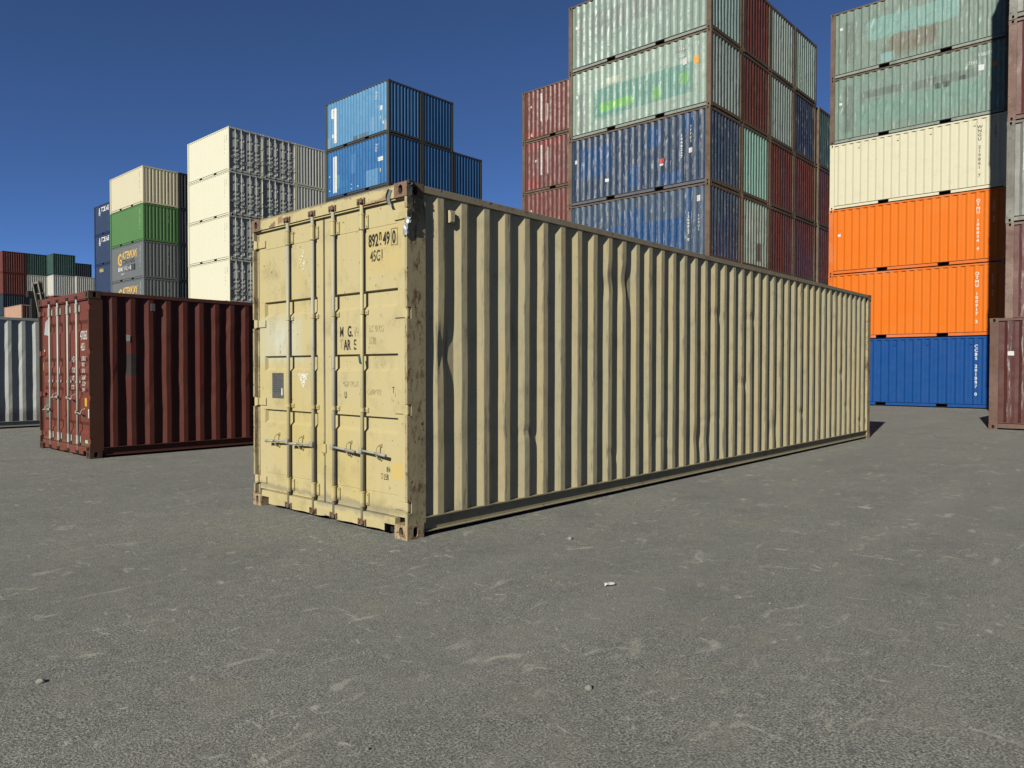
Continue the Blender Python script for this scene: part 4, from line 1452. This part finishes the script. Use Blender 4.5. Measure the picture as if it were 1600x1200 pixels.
# ---- cream stack
GCr = 'cream containers of the stack behind the left beige corner'
cdoor = door_meshes('cream', HC, [0.5, 0.95, 1.55, 1.98], 0.006, 0.018, 0.06, [(0.35, 0.5), (0.85, 0.97), (1.15, 1.27), (1.45, 1.57), (2.1, 2.2)], 0.026, (0.05, 0.05), guides=(1.2, 1.0, 1.6, 2.1, 0.6), hz=(0.95, 0.95), side_slope=0.03)
crm = mk(P['cr2'], P['cr2'], end=P['crg'], dpaint=P['crg'], gasket=plain('black_rubber_seal', (0.02, 0.02, 0.02)), rod=pm_('galv_rod_far', (0.7, 0.7, 0.66), rough=0.3), cam=m_steel, steel=m_steel)
crm['frame'] = P['cr2']
cxs = [20.0, 22.48, 24.96]
ORDT = {5: 'topmost', 4: 'second from top', 3: 'third from top', 2: 'fourth from top'}
cro = {}
for ci in range(3):
    for lv in range(6):
        if ci == 0 and lv >= 2:
            lb = f'cream container with shaded doors, {ORDT[lv]} at the cream stack\'s near corner'
        elif ci == 1 and lv >= 4:
            lb = f'cream container showing only its doors, {ORDT[lv]} in middle column of cream stack'
        elif ci == 2 and lv >= 4:
            lb = f'grey-cream corrugated container end, {ORDT[lv]} beside the cream stack\'s door ends'
        else:
            lb = 'cream container hidden low in the cream stack'
        cro[(ci, lv)] = stack_box(cxs[ci], 41.82, lv, HC, crm, lb, GCr, 0, door=cdoor if ci < 2 else None)
        if lv >= 2 and ci < 2:
            m = MB()
            m.box(0.05, 0.0595, 1.75 + 0.38, 2.2, 0.55, 0.85)
            link('data_plate', m.mesh('data_plate'), pm, cro[(ci, lv)])
        if ci == 0 and lv >= 2:
            lettering('SLCU 219 5', cro[(ci, lv)], 'hi', 0.62, 2.3, 0.13, blkw, vertical=True, H=HC, sx=0.8)
            lettering('22G1', cro[(ci, lv)], 'hi', 0.34, 2.3, 0.13, blkw, vertical=True, H=HC, sx=0.8)

# ---- green / grey stack
GG = 'containers of the stack between navy and cream ones'
gx, gY = 17.33, 48.85
glist = {5: ('beige', 'pale beige container on top of the green one'), 4: ('grn', 'leaf green container under a pale beige one'), 3: ('gry', 'slate grey container with gold and white company lettering, fully visible'),
         2: ('gry', 'slate grey container cut off by the dark red roof, lettering half hidden'), 1: ('gry', 'slate grey container hidden low in its stack'), 0: ('gry', 'slate grey container hidden low in its stack')}
gold = decal('gold_letter_paint', (0.75, 0.45, 0.08), 0.05, 20)
bk2 = plain('black_panel_paint', (0.012, 0.012, 0.012))
for lv, (p, lb) in glist.items():
    o = stack_box(gx, gY, lv, ST, mk(P[p], P[p]), lb, GG, 0)
    if p == 'gry' and lv >= 2:
        lettering('G', o, 'hi', 4.65, 1.2, 1.2, gold, sx=0.85, bold=0.03)
        lettering('ATEWAY', o, 'hi', 3.8, 1.60, 0.76, gold, sx=0.85, bold=0.02)
        lettering('CONTAINERS', o, 'hi', 3.8, 1.24, 0.44, bk2, sx=0.8, bold=0.006)
        sticker_hi(o, 1.45, 4.7, 0.68, 1.12, bk2, 'black_panel')
        t = lettering('1300 749 543', o, 'hi', 4.6, 0.76, 0.44, wht, sx=0.98, bold=0.01)
        for v in t.data.vertices:
            v.co.y += 0.004
        lettering('gateway', o, 'hi', 4.1, 0.5, 0.2, wht, sx=1.0)
    lettering('GCNU 301527 4' if p != 'grn' else 'TGHU 204418 6', o, 'hi', 0.62, 2.2, 0.12, wht if p != 'beige' else blkw, vertical=True, sx=0.9)
    lettering('22G1 301527' if p != 'grn' else '22G1 204', o, 'end', 0.72, 2.2, 0.12, wht if p != 'beige' else blkw, vertical=True, sx=0.9, fx=0.012)
for lv in range(6):
    lb = {5: 'dark slate container end, topmost right of the pale beige one', 4: 'dark slate container end right of the green one', 3: 'dark slate container end right of the upper grey one', 2: 'dark slate container end right of the lower grey one'}.get(lv, 'slate grey container hidden low in its stack')
    stack_box(gx + 2.49, gY, lv, ST, mk(P['dsl'], P['dsl']), lb, GG, 0)

# ---- navy stack
GN = 'navy containers at the left rear'
for lv in range(6):
    lb = {5: 'navy container with white emblem and lettering, topmost of its stack', 4: 'navy container with white emblem, one below the top', 3: 'scratched navy container with small yellow label near its corner', 2: 'navy container lowest visible under the yellow-labelled one'}.get(lv, 'navy container hidden low in its stack')
    o = stack_box(20.0, 60.05, lv, ST, mk(P['nav'], P['nav']), lb, GN, 1)
    if lv >= 4:
        lettering('TCKNS', o, 'hi', 4.45, 1.98, 0.55, wht, sx=1.0, bold=0.016)
        m = MB()
        for k in range(5):
            t = math.radians(90 + 72 * k)
            a, z = 4.75 - 0.26 * math.cos(t), 1.86 + 0.26 * math.sin(t)
            t1, t2 = t - 0.5, t + 0.5
            i = len(m.v)
            yy = CW - 0.003
            m.v += [(4.75, yy, 1.86), (4.75 - 0.14 * math.cos(t1), yy, 1.86 + 0.14 * math.sin(t1)), (a - 0.03, yy, z), (4.75 - 0.14 * math.cos(t2), yy, 1.86 + 0.14 * math.sin(t2))]
            m.f.append((i, i + 1, i + 2, i + 3))
            m.mi.append(0)
        m.quad((4.62, CW - 0.0035, 2.0), (4.88, CW - 0.0035, 2.0), (4.82, CW - 0.0035, 2.35), (4.68, CW - 0.0035, 2.35))
        link('emblem', m.mesh('emblem'), wht, o)
    elif lv == 3:
        sticker_hi(o, 4.1, 5.0, 2.0, 2.3, decal('yellow_scuffed_label', (0.7, 0.5, 0.15), 0.35, 8), 'label')

# ---- far stacks at the left edge
GF = 'far containers at the left horizon'
fx_ = [21.3, 23.8, 26.0, 28.4]
far = {0: {5: ('mf', 'maroon container end, topmost far left'), 4: ('mf', 'maroon container end, second from top far left'), 3: ('nf', 'dark navy container end under far left maroon pair'), 2: ('tl', 'dark teal container low at far left')},
       1: {5: ('tl', 'dark green container end beside the far left maroon top'), 4: ('wh', 'weathered white container end behind the lift truck mast'), 3: ('nf', 'dark container end low behind the lift truck mast'), 2: ('mf', 'far maroon container low behind the mast')},
       2: {5: ('tl', 'dark green container end, higher and rightmost of the far top row'), 4: ('wh', 'white container end below the rightmost far green one'), 3: ('mf', 'dark red container end below far white ones'), 2: ('mf', 'far red container hidden low behind the near red one')},
       3: {4: ('wh', 'white container end at far right of the white row'), 3: ('mf', 'dark red container end under the rightmost far white one'), 2: ('mf', 'far red container hidden low behind the near red one')}}
tfr = dgreyf
for ci, dd in far.items():
    for lv in range(5, -1, -1):
        if lv not in dd and lv > 3:
            continue
        p, lb = dd.get(lv, ('mf', 'far container hidden low at the left'))
        yv = (99.9, 99.9, 97.6, 97.2)[ci]
        stack_box(fx_[ci], yv, lv, ST, mk(P[p], P[p] if p != 'wh' else P['wh']), lb, GF, 1 if ci < 2 else 2)
for lv in range(5):
    stack_box(31.0, 97.3, lv, ST, mk(P['wh'], P['wh']), 'white container end seen just left of the navy stack' if lv == 4 else 'far container hidden low at the left', GF, 1)
for lv in range(6):
    stack_box(30.2, 104.6, lv, ST, mk(P['nf'], P['nf']), 'small dark navy container top poking above the far white row' if lv == 5 else 'far container hidden low at the left', GF, 0)
for lv in range(3):
    stack_box(18.1, 80.3, lv, ST, mk(P['pk'], P['pk'], end=pm_('brown_far_end' + str(lv), (0.10, 0.06, 0.05))), 'faded pink streaked container seen over the white one' if lv == 2 else 'far container hidden low at the left', GF, 1)

# ---- right stack
GR = 'containers of the tall colourful stack at the right'
rlist = {5: (mk(P['gA'], brown, brail=railgr), 'sage green container with rusty patch, topmost of the right stack', 1), 4: (mk(P['gB'], brown, brail=railgr), 'sage green container with grey stripe ghosts, above the cream one', 2),
         3: (mk(P['cr'], P['cr']), 'cream container between green and orange ones at the right', 0), 2: (mk(P['or'], fr_or), 'upper orange container, directly below the cream one', 0),
         1: (mk(P['or'], fr_or), 'lower orange container, directly above the cobalt blue one', 0), 0: (mk(P['bl0'], P['bl0']), 'cobalt blue container at the foot of the right stack', 0)}
ro_ = {}
for lv, (mt, lb, var) in rlist.items():
    ro_[lv] = stack_box(26.78, -0.27, lv, ST, mt, lb, GR, var)
for lv, s, s2, mt in ((3, 'WNGU 219861 7', '22G1', blkw), (2, 'OTMU 100094 4', '22G1 03', wht), (1, 'OTMU 100917 2', '22G1 03', wht), (0, 'CCBS 201887 0', '', wht)):
    lettering(s, ro_[lv], 'hi', 0.865 + 0.05, 2.18, 0.15, mt, vertical=True, sx=1.0, bold=0.004)
    if s2:
        lettering(s2, ro_[lv], 'hi', 0.44, 2.1, 0.12, mt, vertical=True, sx=1.0, bold=0.002)
lettering('138271', ro_[4], 'hi', 1.0, 2.12, 0.17, wht, sx=0.9)
lettering('0', ro_[4], 'hi', 0.2, 2.12, 0.17, wht, sx=0.9)
lettering('2261', ro_[4], 'hi', 1.3, 1.9, 0.16, wht, sx=0.95)
sticker_hi(ro_[4], 0.8, 0.97, 1.62, 1.82, whs)
sticker_hi(ro_[4], 0.40, 0.56, 1.66, 1.84, org)
for lv, z in ((5, 1.85), (4, 1.5), (2, 1.5)):
    sticker_hi(ro_[lv], 5.60, 5.70, z, z + 0.1, whs)
lug = MB()
for lv in (3, 0):
    for a in (0.95, 2.3, 3.65, 5.0):
        m = MB()
        a_ = PX0 + round((a - PX0) / PITCH_) * PITCH_ + 0.036
        m.box(a_ - 0.03, a_ + 0.03, CW - 0.044, CW - 0.006, 2.3, 2.43, bev=0.006)
        link('vent', m.mesh('vent'), ro_[lv].children[0].material_slots[0].material, ro_[lv])
# neighbours behind, so that the stack has depth from a step aside
# ---- the near stack at the right edge
GS = 'containers of the rusty stack cut by the right edge'
br2 = paint('reddish_brown_frame', (0.20, 0.12, 0.095), rust=0.35, grime=0.3, rough=0.7, spots=1.0, scr=0.0, dirtcol=(0.07, 0.045, 0.04), fadecol=(0.36, 0.27, 0.22), fade=0.7)
gr2 = paint('weathered_grey_frame', (0.19, 0.18, 0.155), rust=0.3, grime=0.3, rough=0.7, spots=0.8, dirtcol=(0.07, 0.06, 0.05), fadecol=(0.42, 0.41, 0.37), fade=0.7)
pr = paint('purplish_maroon_paint', (0.13, 0.045, 0.037), fadecol=(0.19, 0.085, 0.07), dirtcol=(0.08, 0.04, 0.035), **old)
prg = paint('grey_weathered_paint', (0.22, 0.22, 0.2), fadecol=(0.4, 0.4, 0.37), dirtcol=(0.1, 0.09, 0.08), patches=[('X', 5.0, 5.7, 1.3, 1.75, (0.62, 0.58, 0.42), 0.9, 0.01, 0.02)], **old)
slab = {6: 'rusty brown container, highest at the right edge', 5: 'weathered container second from top at the right edge', 4: 'grey-beige container at the top right corner of the view', 3: 'reddish brown container between grey ones at the right edge', 2: 'weathered grey container with cream patch at the right edge', 1: 'reddish brown container just above the lone dark red one', 0: 'brown container hidden behind the lone dark red one'}
for lv in range(7):
    mt = {4: mk(prg, gr2), 2: mk(prg, gr2)}.get(lv, mk(pr, br2))
    stack_box(18.90, -1.31 - L20, lv, ST, mt, slab[lv], GS, 2)
o = stack_box(16.44, -1.37 - L20, 0, ST, mk(paint('dark_red_weathered_paint', (0.10, 0.028, 0.022), fadecol=(0.125, 0.043, 0.034), dirtcol=(0.06, 0.03, 0.028), **old), paint('brown_red_post', (0.16, 0.09, 0.068), rust=0.4, grime=0.3, rough=0.7, spots=1.0, dirtcol=(0.07, 0.04, 0.032), fadecol=(0.24, 0.16, 0.13), fade=0.6)),
              'dark red container standing on the asphalt at the right edge', None, 3)
sticker_hi(o, 5.58, 5.70, 1.72, 1.82, whs)

# ------------------------------------------------------------------ lift truck with mast behind the white container
FK = empty('lift_truck', (7.85, 35.3, 0), math.pi)
tag(FK, 'dark lift truck, tall lattice mast rising behind the red container', 'forklift')
mast = paint('dusty_dark_steel', (0.28, 0.27, 0.21), rust=0.2, grime=0.4, rough=0.6, fadecol=(0.4, 0.38, 0.28), fade=0.6)
dkm = plain('black_machinery', (0.02, 0.02, 0.018), 0.6)
tilt = 0.17
FKH = 5.45


def mp(x, y, z):      # mast leans back towards the truck (+x)
    return (x + tilt * (z - 1.0), y, z)


for yy in (0.0, 0.78):
    m = MB()
    for (x0, x1, y0, y1) in ((0, 0.02, -0.06, 0.06), (0.16, 0.18, -0.06, 0.06), (0.02, 0.16, -0.06, -0.04)):
        i = len(m.v)
        m.v += [mp(x, yy + y, z) for x in (x0, x1) for y in (y0, y1) for z in (0.3, FKH)]
        m.f += [tuple(i + k for k in q) for q in [(0, 1, 3, 2), (4, 6, 7, 5), (0, 4, 5, 1), (2, 3, 7, 6), (0, 2, 6, 4), (1, 5, 7, 3)]]
        m.mi += [0] * 6
    link('mast_channel', m.mesh('mast_channel'), mast, FK)
for z in (5.4, 4.9, 4.4, 3.9, 3.0, 2.0, 1.0):
    m = MB()
    m.tube(mp(0.09, -0.05, z), mp(0.09, 0.83, z), 0.055 if z == 5.4 else 0.04, n=8)
    link('mast_crossbar', m.mesh('mast_crossbar'), mast, FK)
for yy in (0.22, 0.40):
    m = MB()
    for k in range(45):
        z = 0.8 + k * 0.1
        m.tube(mp(0.06, yy, z), mp(0.06, yy, z + 0.08), 0.018 if k % 2 else 0.026, n=6)
    link('lift_chain', m.mesh('lift_chain'), dkm, FK)
m = MB()
m.tube(mp(0.2, 0.31, 0.4), mp(0.2, 0.31, 4.9), 0.06, n=10)
link('lift_cylinder', m.mesh('lift_cylinder'), dkm, FK)
m = MB()
m.box(0.72, 1.1, -0.35, -0.08, 4.75, 5.05, bev=0.03)
m.box(0.75, 0.95, -0.3, -0.1, 3.0, 4.7, bev=0.02)
link('hose_reel', m.mesh('hose_reel'), dkm, FK)
bodym = paint('dusty_yellow_body', (0.35, 0.22, 0.04), rust=0.1, grime=0.5)
m = MB()
m.box(0.35, 2.6, -0.35, 0.97, 0.35, 1.1, bev=0.06)
m.box(1.9, 2.9, -0.35, 0.97, 0.4, 1.35, bev=0.12)
link('body', m.mesh('body'), bodym, FK)
m = MB()
for x in (0.5, 1.7):
    for y in (-0.28, 0.9):
        m.tube((x, y, 1.1), (x + 0.1, y, 2.2), 0.03, n=8)
m.box(0.5, 1.85, -0.32, 0.94, 2.2, 2.26, bev=0.02)
link('overhead_guard', m.mesh('overhead_guard'), dkm, FK)
m = MB()
m.box(1.0, 1.5, 0.05, 0.57, 1.1, 1.25, bev=0.03)
m.box(1.45, 1.55, 0.05, 0.57, 1.2, 1.7, bev=0.03)
link('seat', m.mesh('seat'), dkm, FK)
for x in (0.65, 2.3):
    for y in (-0.42, 0.84):
        m = MB()
        m.tube((x, y, 0.34), (x, y + 0.2, 0.34), 0.34, n=20)
        w = link('wheel', m.mesh('wheel'), dkm, FK)
for y in (0.1, 0.45):
    m = MB()
    m.box(-1.2, -0.05, y, y + 0.12, 0.08, 0.12, bev=0.01)
    m.box(-0.1, -0.04, y, y + 0.12, 0.12, 0.7, bev=0.01)
    link('fork', m.mesh('fork'), mast, FK)

# ------------------------------------------------------------------ small things on the ground
def ground_at(px, py):
    d = fw + r2 * ((px - 800) / 1151.12) + u2 * ((600 - py) / 1151.12)
    t = -CAM[2] / d.z
    return Vector(CAM) + d * t


stone_m = plain('pale_stone', (0.33, 0.31, 0.27), 0.85, 0, 0.3)


def stone(px, py, r, label, seed):
    import bmesh
    p = ground_at(px, py)
    bm = bmesh.new()
    bmesh.ops.create_icosphere(bm, subdivisions=2, radius=r)
    for v in bm.verts:
        k = 1 + 0.35 * mnoise.noise(v.co * (1.1 / r) + Vector((seed, 0, 0)))
        v.co = Vector((v.co.x * k * 1.15, v.co.y * k, v.co.z * k * 0.75))
    me = bpy.data.meshes.new('stone')
    bm.to_mesh(me)
    bm.free()
    me.materials.append(stone_m)
    o = bpy.data.objects.new('stone', me)
    C.objects.link(o)
    o.location = (p.x, p.y, r * 0.5)
    tag(o, label, 'stone', 'loose stones on the asphalt')


stone(920, 1077, 0.016, 'small grey stone on the asphalt in the near foreground', 1)
stone(63, 1067, 0.016, 'small pale stone lying near the lower left corner', 2)
stone(891, 843, 0.020, 'small pale stone right of the beige container foot', 3)
stone(993, 787, 0.014, 'tiny dark stone beside the beige lower rail', 4)
stone(574, 1172, 0.008, 'tiny pebble at the bottom edge of the foreground', 5)
stone(950, 930, 0.006, 'tiny pebble beside the white paper scrap', 6)
p = ground_at(951, 915)
m = MB()
pp = []
for j in range(3):
    row = []
    for i in range(5):
        row.append((-0.036 + 0.018 * i + 0.008 * j, -0.024 + 0.024 * j, 0.006 + 0.010 * abs(math.sin(i * 1.3 + j)) + (0.006 if j == 1 else 0)))
    pp.append(row)
m.grid(pp)
m.grid([[(a, b, c - 0.001) for a, b, c in r] for r in pp], flip=True)
o = link('paper_scrap', m.mesh('paper_scrap'), plain('white_paper', (0.8, 0.8, 0.76), 0.8), None, (p.x, p.y, 0))
o.rotation_euler = (0, 0, -0.6)
tag(o, 'crumpled white paper scrap lying on the open asphalt', 'paper scrap')
# grit as ground litter
m = MB()
gr_ = random.Random(11)
for k in range(350):
    px, py = gr_.uniform(0, 1600), gr_.uniform(700, 1200)
    q = ground_at(px, py)
    if 0 - 0.1 < q.x < 12.3 and -0.05 < q.y < 2.5:
        continue
    r = gr_.uniform(0.0015, 0.0045) * (1 + (1200 - py) / 600)
    i = len(m.v)
    m.v += [(q.x - r, q.y - r, 0.0), (q.x + r, q.y - r * .7, 0.0), (q.x + r * .8, q.y + r, 0.0), (q.x - r, q.y + r, 0.0), (q.x, q.y, r * 1.1)]
    m.f += [(i, i + 1, i + 4), (i + 1, i + 2, i + 4), (i + 2, i + 3, i + 4), (i + 3, i, i + 4)]
    m.mi += [0] * 4
o = link('grit', m.mesh('grit'), stone_m)
tag(o, 'fine loose grit scattered over the asphalt', 'grit')
o['kind'] = 'stuff'
